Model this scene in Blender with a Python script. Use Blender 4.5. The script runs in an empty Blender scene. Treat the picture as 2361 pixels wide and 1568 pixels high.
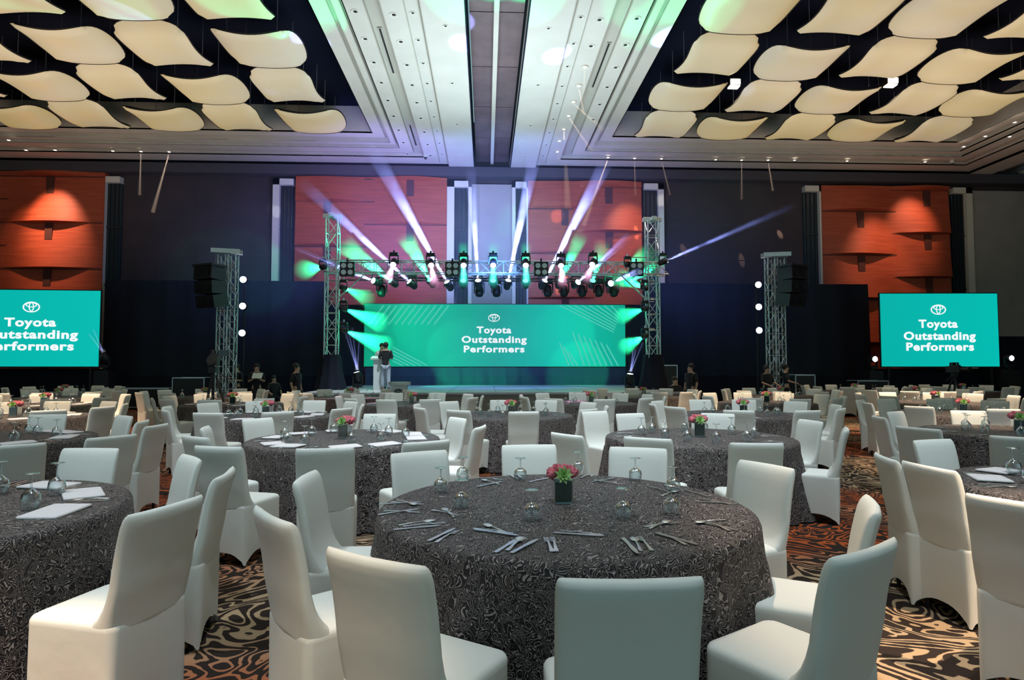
import bpy, math, random
from mathutils import Vector, Matrix
from math import sin, cos, pi, radians as R
random.seed(7)
S = bpy.context.scene
COL = S.collection

# ---------------------------------------------------------------- camera
F, HX, HY, CZ = 1400.0, 1120.0, 848.0, 1.51
YAW = math.atan((1180.5 - HX) / F); PITCH = math.atan((HY - 784.0) / F)
cd = bpy.data.cameras.new('camera'); cam = bpy.data.objects.new('camera', cd); COL.objects.link(cam)
cam.location = (0, 0, CZ); cam.rotation_euler = (pi/2 + PITCH, 0, -YAW)
cd.sensor_width = 36; cd.lens = 36 * F / 2361; cd.clip_end = 200; cd.clip_start = .05
S.camera = cam
CR = cam.rotation_euler.to_matrix()
def ray(px, py): return CR @ Vector(((px - 1180.5) / F, (784 - py) / F, -1))
def W(px, py, Y):                       # point seen at a pixel, on the plane y = Y
    d = ray(px, py); t = Y / d.y; return Vector((d.x*t, Y, CZ + d.z*t))
def G(px, py, z):                       # point seen at a pixel, at the height z
    d = ray(px, py); t = (z - CZ) / d.z; return Vector((d.x*t, d.y*t, z))
def proj(v):
    q = CR.transposed() @ (Vector(v) - Vector((0, 0, CZ)))
    return (1180.5 + F*q.x/-q.z, 784 - F*q.y/-q.z) if q.z < -.05 else (-9999, 0)

# ---------------------------------------------------------------- world, exposure
w = bpy.data.worlds.new('world'); S.world = w; w.use_nodes = True
w.node_tree.nodes['Background'].inputs[0].default_value = (.50, .90, .95, 1)
w.node_tree.nodes['Background'].inputs[1].default_value = .45
S.view_settings.view_transform = 'Standard'; S.view_settings.look = 'None'
S.view_settings.exposure = 0.0; S.view_settings.gamma = 1; S.view_settings.use_curve_mapping = False
cy = S.cycles
cy.max_bounces = 6; cy.diffuse_bounces = 3; cy.glossy_bounces = 2; cy.transmission_bounces = 4
cy.volume_bounces = 0; cy.transparent_max_bounces = 8; cy.caustics_reflective = False; cy.caustics_refractive = False
cy.sample_clamp_indirect = 3; cy.use_denoising = True

def beam_haze(a, c, ang, dens):          # smoke that drifts where a beam runs, denser near the lamp
    a, c = Vector(a), Vector(c); d = c-a; L = d.length; q = d.to_track_quat('Z', 'Y').to_matrix(); n = 14; k = math.tan(R(ang/2)); BH.append((a, q, L, k, dens, SPOTS[-1]))
BH = []; SPOTS = []
def spot(name, loc, to, col, power, ang, blend=.3, rad=.05):
    l = bpy.data.lights.new(name, 'SPOT'); l.energy = power; l.color = col; l.spot_size = R(ang); l.spot_blend = blend
    l.shadow_soft_size = rad
    o = bpy.data.objects.new(name, l); SPOTS.append(o); COL.objects.link(o); o.location = loc
    o.rotation_euler = (Vector(to) - Vector(loc)).to_track_quat('-Z', 'Y').to_euler()
    return o
WARM = (1, .74, .5); COOL = (.8, .93, 1)
# ceiling downlights over the tables
for (x, y, tx, ty, p, a, c) in [
    (4.5, -1.0, 2.9, 2.75, 9000, 12, WARM), (-3.6, -1.5, -2.0, 1.95, 7500, 9, WARM), (-1.5, -2.5, -.75, 1.9, 3200, 7, WARM), (1.0, 7.5, 1.9, 2.7, 2600, 12, WARM),
    (-7, 8, -7.5, 9.5, 7000, 24, WARM), (-12, 11, -10, 13.5, 9000, 26, WARM), (12, 11, 11, 13.5, 11000, 28, WARM),
    (7.5, 6, 7.6, 8.4, 7000, 24, WARM), (4.2, 10, 6, 14.5, 6000, 20, WARM), (-4.5, 11, -5.5, 14.5, 4500, 20, WARM),
    (.3, 6, .3, 9.5, 2600, 60, COOL), (-5, 3, -3.5, 6, 1900, 60, COOL), (5, 3, 4.5, 6, 1900, 60, COOL), (.4, 1, .4, 3.4, 1600, 50, COOL)]:
    spot('downlight_lamp', (x, y, 10.55), (tx, ty, .7), c, p, a, .6, .12)

# added fill lights that brighten the ceiling, no fixtures hang there
def area(name, loc, rot, col, power, sx, sy):
    l = bpy.data.lights.new(name, 'AREA'); l.shape = 'RECTANGLE'; l.size = sx; l.size_y = sy; l.energy = power; l.color = col
    o = bpy.data.objects.new(name, l); COL.objects.link(o); o.location = loc; o.rotation_euler = rot; return o
area('uplighter', (.3, 17.5, 5.6), (pi, 0, 0), (.80, .95, 1), 800, 7, 7)
area('uplighter', (-13, 18, 5.6), (pi, 0, 0), (1, .74, .58), 480, 11, 8)
area('uplighter', (14, 18, 5.6), (pi, 0, 0), (1, .72, .55), 480, 11, 8)

# ---------------------------------------------------------------- materials
def nt(name):
    m = bpy.data.materials.new(name); m.use_nodes = True; n = m.node_tree
    return m, n, n.nodes['Principled BSDF']
def N(n, t, **k):
    x = n.nodes.new(t)
    for a, b in k.items():
        if a in x.inputs: x.inputs[a].default_value = b
        else: setattr(x, a, b)
    return x
def mat(name, col, rough=.6, metal=0, bump=0, bscale=30, vary=0, emit=None, es=0, spec=.5, **k):
    m, n, b = nt(name)
    b.inputs['Base Color'].default_value = (*col, 1); b.inputs['Roughness'].default_value = rough
    b.inputs['Metallic'].default_value = metal; b.inputs['Specular IOR Level'].default_value = spec
    tc = N(n, 'ShaderNodeTexCoord')
    nz = N(n, 'ShaderNodeTexNoise', Scale=float(bscale), Detail=3.0); n.links.new(tc.outputs['Object'], nz.inputs['Vector'])
    if bump:
        bp = N(n, 'ShaderNodeBump', Strength=float(bump), Distance=.02); n.links.new(nz.outputs[0], bp.inputs['Height'])
        n.links.new(bp.outputs[0], b.inputs['Normal'])
    if vary:
        cr = N(n, 'ShaderNodeValToRGB'); cr.color_ramp.elements[0].position = .3; cr.color_ramp.elements[1].position = .7
        cr.color_ramp.elements[0].color = (*[c*(1-vary) for c in col], 1); cr.color_ramp.elements[1].color = (*[min(1, c*(1+vary)) for c in col], 1)
        n.links.new(nz.outputs[0], cr.inputs[0]); n.links.new(cr.outputs[0], b.inputs['Base Color'])
    if emit: b.inputs['Emission Color'].default_value = (*emit, 1); b.inputs['Emission Strength'].default_value = es
    for a, v in k.items(): b.inputs[a.replace('_', ' ')].default_value = v
    return m
M = {}
M['cover'] = mat('stretch_fabric', (.78, .77, .72), .75, bump=.12, bscale=9, spec=.25)
M['black'] = mat('black_plastic', (.012, .012, .015), .5)
M['truss'] = mat('aluminium', (.62, .65, .68), .38, .75)
M['steel'] = mat('cutlery_steel', (.85, .85, .86), .32, 1)
M['napkin'] = mat('napkin_cloth', (.74, .68, .69), .9, bump=.2, bscale=60)
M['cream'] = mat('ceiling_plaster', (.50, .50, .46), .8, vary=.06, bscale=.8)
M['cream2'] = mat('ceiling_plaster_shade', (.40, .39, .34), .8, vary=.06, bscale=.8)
M['coffer'] = mat('coffer_paint', (.006, .009, .022), .9, spec=.1)
M['bronze'] = mat('bronze_panel', (.16, .115, .115), .35, .3, vary=.25, bscale=1.3)
M['walldark'] = mat('dark_wall_fabric', (.040, .028, .032), .85, vary=.2, bscale=1.2)
M['walltop'] = mat('wall_fascia', (.05, .045, .055), .8)
M['wallgrey'] = mat('grey_wall_panel', (.33, .31, .28), .8, vary=.08, bscale=1)
M['slot'] = mat('dark_terracotta_recess', (.07, .018, .012), .8)
M['frame'] = mat('window_frame_paint', (.62, .60, .52), .6)
M['glass'] = mat('dark_glass', (.015, .03, .04), .12, spec=.6)
M['drape'] = mat('black_drape', (.012, .014, .024), .9, bump=.3, bscale=4, spec=.15)
M['bluedrape'] = mat('navy_stage_fabric', (.03, .045, .08), .8, bump=.2, bscale=3)
M['white'] = mat('white_laminate', (.75, .78, .8), .35)
M['deck'] = mat('stage_deck', (.62, .62, .68), .3)
M['skin'] = mat('skin', (.50, .31, .22), .6)
M['hair'] = mat('black_hair', (.012, .010, .010), .6)
M['shirt'] = mat('black_shirt', (.015, .016, .022), .85)
M['jeans'] = mat('pale_jeans', (.42, .47, .58), .85, bump=.2)
M['trouser'] = mat('dark_trousers', (.02, .02, .03), .85)
M['shoe'] = mat('black_shoe', (.02, .02, .02), .4)
M['pink'] = mat('pink_petals', (.85, .19, .24), .8, bump=.8, bscale=120, vary=.35)
M['succ'] = mat('succulent_leaf', (.24, .42, .12), .55, vary=.25, bscale=20)
M['leafwrap'] = mat('green_leaf_wrap', (.012, .06, .03), .4, vary=.3, bscale=15)
M['ring'] = mat('downlight_trim', (.55, .55, .5), .5)
M['hole'] = mat('downlight_well', (.01, .01, .01), .9)
def emis(name, c, s):
    m, n, b = nt(name); b.inputs['Base Color'].default_value = (0, 0, 0, 1)
    b.inputs['Emission Color'].default_value = (*c, 1); b.inputs['Emission Strength'].default_value = s; return m
M['lampwarm'] = emis('lit_warm_lamp', (1, .78, .6), 14)
M['lampwhite'] = emis('lit_white_lens', (.85, .9, 1), 16)
M['lampgreen'] = emis('lit_green_lens', (.05, 1, .45), 7)
M['lamppink'] = emis('lit_pink_lens', (1, .72, .85), 9)
M['text'] = emis('screen_white', (.93, .97, 1), 1.0)
M['stripe'] = emis('screen_stripe', (.12, .80, .62), .75)

def glassmat():
    m, n, b = nt('clear_glass'); out = n.nodes['Material Output']; n.nodes.remove(b)
    g = N(n, 'ShaderNodeBsdfGlossy', Roughness=.16); g.inputs[0].default_value = (1, 1, 1, 1)
    t = N(n, 'ShaderNodeBsdfTransparent'); t.inputs[0].default_value = (.90, .95, .96, 1)
    lw = N(n, 'ShaderNodeLayerWeight', Blend=.68); mx = N(n, 'ShaderNodeMixShader')
    n.links.new(lw.outputs['Facing'], mx.inputs[0]); n.links.new(t.outputs[0], mx.inputs[1]); n.links.new(g.outputs[0], mx.inputs[2])
    n.links.new(mx.outputs[0], out.inputs[0]); return m
M['clear'] = glassmat()

def terracotta():
    m, n, b = nt('terracotta_wall_panel'); tc = N(n, 'ShaderNodeTexCoord')
    mp = N(n, 'ShaderNodeMapping'); mp.inputs['Scale'].default_value = (.6, .6, 9); n.links.new(tc.outputs['Object'], mp.inputs[0])
    a = N(n, 'ShaderNodeTexNoise', Scale=1.2, Detail=5.0); n.links.new(mp.outputs[0], a.inputs['Vector'])
    cr = N(n, 'ShaderNodeValToRGB'); e = cr.color_ramp.elements; e[0].position = .3; e[1].position = .75
    e[0].color = (.30, .048, .020, 1); e[1].color = (.44, .085, .032, 1)
    n.links.new(a.outputs[0], cr.inputs[0]); n.links.new(cr.outputs[0], b.inputs['Base Color'])
    b.inputs['Roughness'].default_value = .55; return m
M['terra'] = terracotta()

def carpet():
    m, n, b = nt('patterned_carpet'); tc = N(n, 'ShaderNodeTexCoord')
    w1 = N(n, 'ShaderNodeTexNoise', Scale=1.0, Detail=2.0, Distortion=2.0); n.links.new(tc.outputs['Object'], w1.inputs['Vector'])
    ml = N(n, 'ShaderNodeMath', operation='MULTIPLY'); ml.inputs[1].default_value = 95; n.links.new(w1.outputs[0], ml.inputs[0])
    sn = N(n, 'ShaderNodeMath', operation='SINE'); n.links.new(ml.outputs[0], sn.inputs[0])
    w2 = N(n, 'ShaderNodeTexNoise', Scale=5.0, Detail=2.0, Distortion=2.5); n.links.new(tc.outputs['Object'], w2.inputs['Vector'])
    m2 = N(n, 'ShaderNodeMath', operation='MULTIPLY_ADD'); m2.inputs[1].default_value = 2.6; m2.inputs[2].default_value = -1.3
    n.links.new(w2.outputs[0], m2.inputs[0])
    ad = N(n, 'ShaderNodeMath', operation='ADD'); n.links.new(sn.outputs[0], ad.inputs[0]); n.links.new(m2.outputs[0], ad.inputs[1])
    mask = N(n, 'ShaderNodeValToRGB'); mask.color_ramp.elements[0].position = .22; mask.color_ramp.elements[1].position = .48
    n.links.new(ad.outputs[0], mask.inputs[0])
    zone = N(n, 'ShaderNodeTexNoise', Scale=.42, Detail=1.0); n.links.new(tc.outputs['Object'], zone.inputs['Vector'])
    zr = N(n, 'ShaderNodeValToRGB'); ze = zr.color_ramp.elements
    ze[0].position = .40; ze[0].color = (.36, .25, .15, 1); ze[1].position = .56; ze[1].color = (.36, .075, .02, 1)
    n.links.new(zone.outputs[0], zr.inputs[0])
    dk = N(n, 'ShaderNodeMix', data_type='RGBA'); dk.inputs[6].default_value = (.025, .017, .014, 1)
    n.links.new(mask.outputs[0], dk.inputs[0]); n.links.new(zr.outputs[0], dk.inputs[7])
    n.links.new(dk.outputs[2], b.inputs['Base Color']); b.inputs['Roughness'].default_value = .95
    b.inputs['Specular IOR Level'].default_value = .1; return m
M['carpet'] = carpet()

def clothmat():
    m, n, b = nt('crinkled_charcoal_cloth'); tc = N(n, 'ShaderNodeTexCoord')
    mp = N(n, 'ShaderNodeMapping'); mp.inputs['Scale'].default_value = (.75, 1.5, 1.3); n.links.new(tc.outputs['Object'], mp.inputs[0])
    a = N(n, 'ShaderNodeTexNoise', Scale=15.0, Detail=1.2, Distortion=.7, Roughness=.6); n.links.new(mp.outputs[0], a.inputs['Vector'])
    ml = N(n, 'ShaderNodeMath', operation='MULTIPLY'); ml.inputs[1].default_value = 70; n.links.new(a.outputs[0], ml.inputs[0])
    sn = N(n, 'ShaderNodeMath', operation='SINE'); n.links.new(ml.outputs[0], sn.inputs[0])
    cr = N(n, 'ShaderNodeValToRGB'); e = cr.color_ramp.elements; e[0].position = .50; e[1].position = 1
    e[0].color = (.026, .020, .022, 1); e[1].color = (.38, .32, .30, 1)
    n.links.new(sn.outputs[0], cr.inputs[0]); n.links.new(cr.outputs[0], b.inputs['Base Color'])
    bp = N(n, 'ShaderNodeBump', Strength=.5, Distance=.006); n.links.new(sn.outputs[0], bp.inputs['Height']); n.links.new(bp.outputs[0], b.inputs['Normal'])
    b.inputs['Roughness'].default_value = .55; b.inputs['Specular IOR Level'].default_value = .3
    return m
M['cloth'] = clothmat()

def ledmat(name, side):
    m, n, b = nt(name); tc = N(n, 'ShaderNodeTexCoord'); sp = N(n, 'ShaderNodeSeparateXYZ'); n.links.new(tc.outputs['Object'], sp.inputs[0])
    cr = N(n, 'ShaderNodeValToRGB'); mr = N(n, 'ShaderNodeMapRange'); mr.inputs[1].default_value = -side; mr.inputs[2].default_value = side
    n.links.new(sp.outputs[0], mr.inputs[0]); n.links.new(mr.outputs[0], cr.inputs[0]); e = cr.color_ramp.elements
    if side > 4:
        e[0].color = (.0, .36, .20, 1); e[1].color = (0, .42, .28, 1)
        for p, c in ((.2, (0, .52, .32, 1)), (.5, (.01, .36, .30, 1)), (.75, (0, .53, .43, 1))): x = e.new(p); x.color = c
    else:
        e[0].color = (0, .44, .39, 1); e[1].color = (0, .50, .44, 1)
    b.inputs['Base Color'].default_value = (0, 0, 0, 1)
    n.links.new(cr.outputs[0], b.inputs['Emission Color']); b.inputs['Emission Strength'].default_value = 1.0; return m
M['led'] = ledmat('main_screen_image', 5.7); M['led2'] = ledmat('side_screen_image', 2.4)

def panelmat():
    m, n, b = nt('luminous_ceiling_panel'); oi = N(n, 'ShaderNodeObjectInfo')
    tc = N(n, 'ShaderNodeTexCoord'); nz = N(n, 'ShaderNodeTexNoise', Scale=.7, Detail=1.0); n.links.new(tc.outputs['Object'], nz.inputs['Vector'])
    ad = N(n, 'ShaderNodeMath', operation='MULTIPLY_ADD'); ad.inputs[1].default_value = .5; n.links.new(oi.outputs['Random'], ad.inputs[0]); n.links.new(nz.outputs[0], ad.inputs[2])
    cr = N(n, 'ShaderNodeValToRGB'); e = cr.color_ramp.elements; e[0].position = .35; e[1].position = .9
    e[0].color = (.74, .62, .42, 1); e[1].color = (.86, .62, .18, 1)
    n.links.new(ad.outputs[0], cr.inputs[0]); n.links.new(cr.outputs[0], b.inputs['Emission Color']); b.inputs['Emission Strength'].default_value = .29  # emission paints in the warm light that falls on the panels
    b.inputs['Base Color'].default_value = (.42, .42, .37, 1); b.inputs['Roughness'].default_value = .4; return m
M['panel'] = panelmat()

# ---------------------------------------------------------------- mesh helpers
class MB:
    def __init__(s): s.v = []; s.f = []; s.m = []
    def add(s, vs, fs, mi=0):
        o = len(s.v); s.v += [tuple(v) for v in vs]; s.f += [tuple(i + o for i in f) for f in fs]; s.m += [mi]*len(fs); return s
    def box(s, c, d, rz=0, mi=0, mtx=None):
        x, y, z = d[0]/2, d[1]/2, d[2]/2
        vs = [Vector((a*x, b*y, e*z)) for a in (-1, 1) for b in (-1, 1) for e in (-1, 1)]
        r = mtx or Matrix.Rotation(rz, 3, 'Z')
        vs = [r @ v + Vector(c) for v in vs]
        return s.add(vs, [(0,1,3,2), (4,6,7,5), (0,4,5,1), (2,3,7,6), (0,2,6,4), (1,5,7,3)], mi)
    def b2(s, x0, x1, y0, y1, z0, z1, mi=0): return s.box(((x0+x1)/2, (y0+y1)/2, (z0+z1)/2), (x1-x0, y1-y0, z1-z0), 0, mi)
    def cyl(s, a, b, r, n=8, r2=None, mi=0, cap=True):
        a, b = Vector(a), Vector(b); d = (b - a); q = d.to_track_quat('Z', 'Y').to_matrix(); r2 = r if r2 is None else r2
        vs = [a + q @ Vector((r*cos(2*pi*i/n), r*sin(2*pi*i/n), 0)) for i in range(n)] + [b + q @ Vector((r2*cos(2*pi*i/n), r2*sin(2*pi*i/n), 0)) for i in range(n)]
        fs = [(i, (i+1) % n, n + (i+1) % n, n + i) for i in range(n)]
        if cap: fs += [tuple(range(n-1, -1, -1)), tuple(range(n, 2*n))]
        return s.add(vs, fs, mi)
    def rings(s, rr, cap0=True, cap1=True, mi=0):
        n = len(rr[0]); vs = [v for r in rr for v in r]; fs = []
        for k in range(len(rr)-1):
            for i in range(n): fs.append((k*n+i, k*n+(i+1) % n, (k+1)*n+(i+1) % n, (k+1)*n+i))
        if cap0: fs.append(tuple(range(n-1, -1, -1)))
        if cap1: fs.append(tuple((len(rr)-1)*n+i for i in range(n)))
        return s.add(vs, fs, mi)
    def lathe(s, prof, n=16, c=(0, 0, 0), mi=0, cap0=False, cap1=False):
        return s.rings([[(c[0]+r*cos(2*pi*i/n), c[1]+r*sin(2*pi*i/n), c[2]+z) for i in range(n)] for r, z in prof], cap0, cap1, mi)
    def ball(s, c, r, sc=(1, 1, 1), n=10, mi=0, rot=None):
        rr = []
        for k in range(1, n):
            a = pi*k/n; rr.append([Vector(c) + (rot or Matrix.Identity(3)) @ Vector((r*sc[0]*sin(a)*cos(2*pi*i/n), r*sc[1]*sin(a)*sin(2*pi*i/n), -r*sc[2]*cos(a))) for i in range(n)])
        return s.rings(rr, True, True, mi)
    def build(s, name, mats, parent=None, smooth=False, loc=None):
        me = bpy.data.meshes.new(name); me.from_pydata(s.v, [], s.f)
        for m in (mats if isinstance(mats, (list, tuple)) else [mats]): me.materials.append(m)
        me.polygons.foreach_set('material_index', s.m)
        if smooth: me.polygons.foreach_set('use_smooth', [True]*len(me.polygons))
        me.update()
        o = bpy.data.objects.new(name, me); COL.objects.link(o)
        if parent: o.parent = parent
        if loc: o.location = loc
        return o
def tag(o, label=None, cat=None, group=None, kind=None):
    if label: o['label'] = label
    if cat: o['category'] = cat
    if group: o['group'] = group
    if kind: o['kind'] = kind
    return o
def thing(name, label, cat, loc=(0, 0, 0), rz=0, group=None):
    o = bpy.data.objects.new(name, None); COL.objects.link(o); o.location = loc; o.rotation_euler = (0, 0, rz); o.empty_display_size = .1
    return tag(o, label, cat, group)
def dup(root, loc, rz=None, label=None, group=None, rot=None, scale=None):
    r = root.copy(); COL.objects.link(r); r.location = loc
    if rz is not None: r.rotation_euler = (0, 0, rz)
    if rot is not None: r.rotation_euler = rot
    if scale: r.scale = scale
    if label: r['label'] = label
    if group: r['group'] = group
    for ch in root.children:
        c = ch.copy(); COL.objects.link(c); c.parent = r
        for g in ch.children:
            d = g.copy(); COL.objects.link(d); d.parent = c
    return r
def struct(o): return tag(o, kind='structure')
used = set()
def inst(key, root, loc, rz=None, label=None, group=None, rot=None, scale=None):   # first call moves the prototype, later ones copy it
    if key in used: return dup(root, loc, rz, label, group, rot, scale)
    used.add(key); root.location = loc
    if rz is not None: root.rotation_euler = (0, 0, rz)
    if rot is not None: root.rotation_euler = rot
    if scale: root.scale = scale
    if label: root['label'] = label
    if group: root['group'] = group
    return root

# ================================================================ THE HALL
WY = 28.0; ZC = 10.7
b = MB(); b.b2(-34, 34, -10, WY, -.2, 0); struct(b.build('floor', M['carpet']))
b = MB(); b.b2(-34, 34, WY, WY+.3, 0, 13); struct(b.build('wall_back', M['walldark']))
b = MB(); b.b2(-34.3, -34, -10, WY, 0, 13); struct(b.build('wall_left', M['walldark']))
b = MB(); b.b2(34, 34.3, -10, WY, 0, 13); struct(b.build('wall_right', M['walldark']))
b = MB(); b.b2(-34, 34, WY-.55, WY, W(600, 408, WY).z, ZC); struct(b.build('trim_1', M['walltop']))

# ceiling: soffit, stepped rings of the two coffers, the dark channel between
cb = MB()
def rect_ring(x0, x1, y0, y1, i0, i1, z, mi, t=.05):     # flat ring between inset i0 and i1, at height z
    cb.b2(x0+i0, x0+i1, y0, y1-i0, z, z+t, mi); cb.b2(x1-i1, x1-i0, y0, y1-i0, z, z+t, mi); cb.b2(x0+i1, x1-i1, y1-i1, y1-i0, z, z+t, mi)
def riser(x0, x1, y0, y1, i, za, zb, mi, t=.03):
    cb.b2(x0+i-t, x0+i, y0, y1-i+t, za, zb, mi); cb.b2(x1-i, x1-i+t, y0, y1-i+t, za, zb, mi); cb.b2(x0+i, x1-i, y1-i, y1-i+t, za, zb, mi)
CHX0, CHX1 = -.52, 1.08
COFF = [(-22.4, -1.70, -8, 27.45), (2.28, 22.9, -8, 27.45)]
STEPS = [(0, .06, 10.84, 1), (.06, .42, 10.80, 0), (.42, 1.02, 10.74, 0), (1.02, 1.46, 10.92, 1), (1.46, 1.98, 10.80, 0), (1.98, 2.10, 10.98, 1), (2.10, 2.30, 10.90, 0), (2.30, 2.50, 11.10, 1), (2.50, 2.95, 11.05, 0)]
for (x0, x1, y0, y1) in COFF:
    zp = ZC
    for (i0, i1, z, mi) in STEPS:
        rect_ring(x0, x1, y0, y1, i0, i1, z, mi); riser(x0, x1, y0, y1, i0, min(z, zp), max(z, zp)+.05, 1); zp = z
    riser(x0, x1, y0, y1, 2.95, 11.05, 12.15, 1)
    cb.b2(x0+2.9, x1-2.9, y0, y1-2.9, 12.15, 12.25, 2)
cb.b2(-1.70, CHX0, -8, WY, ZC, ZC+.3, 0); cb.b2(CHX1, 2.28, -8, WY, ZC, ZC+.3, 0)
cb.b2(-22.4, -1.7, 27.45, WY, ZC, ZC+.3, 0); cb.b2(2.28, 22.9, 27.45, WY, ZC, ZC+.3, 0)
cb.b2(-34, -22.4, -8, WY, ZC, ZC+.3, 0); cb.b2(22.9, 24.0, -8, WY, ZC, ZC+.3, 0); cb.b2(25.8, 34, -8, WY, ZC, ZC+.3, 0)
cb.b2(24.0, 25.8, -8, WY, ZC+.5, ZC+.8, 3)
# channel walls and bronze panels
cb.b2(CHX0-.04, CHX0, -8, WY, ZC-.02, ZC+1.0, 2); cb.b2(CHX1, CHX1+.04, -8, WY, ZC-.02, ZC+1.0, 2)
for k in range(12): cb.b2(CHX0+.06, CHX1-.06, -8+3.0*k+.02, -8+3.0*k+2.98, ZC+.42, ZC+.5, 3)
struct(cb.build('ceiling', [M['cream'], M['cream2'], M['coffer'], M['bronze']]))
b = MB(); b.b2(.20, .34, -8, WY-.1, ZC+.25, ZC+.42); b.b2(.22, .25, -8, WY-.1, ZC+.23, ZC+.25); b.b2(.30, .33, -8, WY-.1, ZC+.23, ZC+.25)
struct(b.build('trim_2', M['cream']))
b = MB(); b.b2(24.8, 24.95, -8, WY-.1, ZC+.3, ZC+.5); struct(b.build('trim_3', M['cream2']))
# slot air diffusers in the ceiling strips
def slot(c, d, label):
    b = MB(); b.box((0, 0, 0), d); b.box((0, 0, -.012), (d[0]*.5 if d[0] < d[1] else d[0]*.98, d[1]*.98 if d[0] < d[1] else d[1]*.5, .01), mi=1)
    tag(b.build('air_diffuser', [M['cream2'], M['hole']], loc=c), label, 'ceiling vent')
slot((-2.95, 17.8, 10.9), (.12, 2.6, .03), 'long narrow slot air diffuser running down the ceiling strip nearer camera, left coffer border')
slot((-2.95, 24.3, 10.9), (.12, 2.2, .03), 'narrow slot air diffuser near the stage end of the left coffer border')
slot((3.55, 18.4, 10.9), (.12, 2.8, .03), 'long narrow slot air diffuser in the right coffer border strip')
slot((-13, 26.2, 10.9), (9, .12, .03), 'very long dark slot diffuser across the far border of the left coffer')
slot((11.5, 26.2, 10.9), (10.5, .12, .03), 'very long dark slot diffuser across the far border of the right coffer')

# wall windows (tall slots), frames, panels
def wx(px, Y=WY): return W(px, 500, Y).x
ZT = W(600, 408, WY).z
wn = 0
def window(fx0, fx1, gx0, gx1, side):
    global wn; wn += 1
    a, c = wx(fx0), wx(fx1); g0, g1 = wx(gx0), wx(gx1)
    b = MB(); y0 = WY-.30; zt = ZT-.15
    b.b2(a, g0, y0, WY, 0, zt) if side == 'l' else b.b2(g1, c, y0, WY, 0, zt)
    if side == 'lr': b.b2(a, g0, y0, WY, 0, zt)
    b.b2(min(a, g0), max(c, g1), y0, WY, zt-.28, zt)
    o = struct(b.build('window_%d' % wn, M['frame']))
    b = MB(); b.b2(g0, g1, WY-.10, WY-.02, 0, zt-.28); gl = b.build('glass', M['glass'], o)
    b = MB(); d = (g1-g0)
    for k in range(3): b.b2(g0+d*(.2+.3*k)-.02, g0+d*(.2+.3*k)+.02, WY-.16, WY-.10, 0, zt-.3)
    for z in (2.5, 5.2, 7.8): b.b2(g0, g1, WY-.15, WY-.10, z, z+.06)
    b.build('mullion', M['black'], o)
window(234, 283, 250, 283, 'l'); window(633, 680, 648, 676, 'l'); window(1030, 1088, 1048, 1080, 'lr'); window(1180, 1225, 1188, 1213, 'lr')
window(1482, 1527, 1482, 1514, 'r'); window(1850, 1898, 1850, 1882, 'r'); window(2190, 2232, 2190, 2218, 'r')
for i, (p0, p1, zt) in enumerate([(1088, 1180, ZT-.25), (2232, 2361, ZT-.25)]):
    b = MB(); b.b2(wx(p0), wx(p1) + (8 if i else 0), WY-.14, WY, 3.0 if i else 0, zt); struct(b.build('wall_panel_%s' % ('grey', 'side')[i], M['wallgrey']))
b = MB(); b.b2(wx(2232), wx(2361)+8, WY-.2, WY, 0, 3.0); struct(b.build('trim_4', M['drape']))
# seams in the dark fabric wall between the orange panels
b = MB()
for (p0, p1) in ((283, 633), (1527, 1850)):
    for k in range(1, 6): b.b2(wx(p0), wx(p1), WY-.02, WY, k*1.65, k*1.65+.03)
    for k in range(1, 4): x = wx(p0)+(wx(p1)-wx(p0))*k/4; b.b2(x, x+.03, WY-.02, WY, 0, ZT)
struct(b.build('trim_5', M['walltop']))

# woven terracotta panels: sheets in offset courses that bow out round narrow slots
def terra(name, p0, p1, cols, ztop, label, phase=0):
    x0, x1 = wx(p0, WY-.4) - (7 if p0 <= 0 else 0), wx(p1, WY-.4); b = MB(); CH = 2.08; Yb = WY-.12
    nx, nz = 60, 150
    def disp(x, z):
        d = .0
        for ci, (c, hw, off) in enumerate(cols):
            u = (x - c)/hw
            if abs(u) < 1:
                t = ((z - off) / CH) % 1.0
                d = max(d, .30*(cos(u*pi/2)**2)*(1-t)**1.6)
        return d
    vs = []; fs = []
    for j in range(nz+1):
        for i in range(nx+1):
            x = x0+(x1-x0)*i/nx; z = ztop*j/nz; vs.append((x, Yb-.22-disp(x, z), z))
    for j in range(nz):
        for i in range(nx): a = j*(nx+1)+i; fs.append((a, a+1, a+nx+2, a+nx+1))
    b.add(vs, fs); b.b2(x0, x1, Yb-.20, WY, 0, ztop)
    o = tag(b.build('wall_panel', M['terra']), label, 'wall panel', 'terracotta wall panels')
    s = MB()
    for (c, hw, off) in cols:
        z = off
        while z < ztop:
            if z > .3: s.b2(c-.16, c+.16, Yb-.30, Yb-.225, max(0, z-.80), z-.04)
            z += CH
    s.build('slot', M['slot'], o)
    s = MB()
    for (c, hw, off) in cols:
        z = off
        while z < ztop:
            if z > .3:
                for q in range(12):
                    xa = max(x0, c-hw)+(min(x1, c+hw)-max(x0, c-hw))*q/12; xb = xa+(min(x1, c+hw)-max(x0, c-hw))/12
                    xm = (xa+xb)/2; s.b2(xa, xb, Yb-.235, Yb-.215, z-.05, z)
            z += CH
    s.build('seam', M['slot'], o)
    return o
zr = lambda py: W(1120, py, WY-.4).z
terra('a', -60, 237, [(wx(128), 2.3, zr(418) % 2.08), (wx(-90), 2.3, (zr(418)+1.04) % 2.08)], ZT+.0, 'orange woven wall panel at the left end of the wall, above the left screen')
terra('b', 680, 1030, [(wx(948), 2.1, zr(415) % 2.08), (wx(760), 2.1, (zr(415)+1.04) % 2.08)], ZT-.05, 'terracotta wall panel behind the left half of the stage lights, tinted purple')
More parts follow.
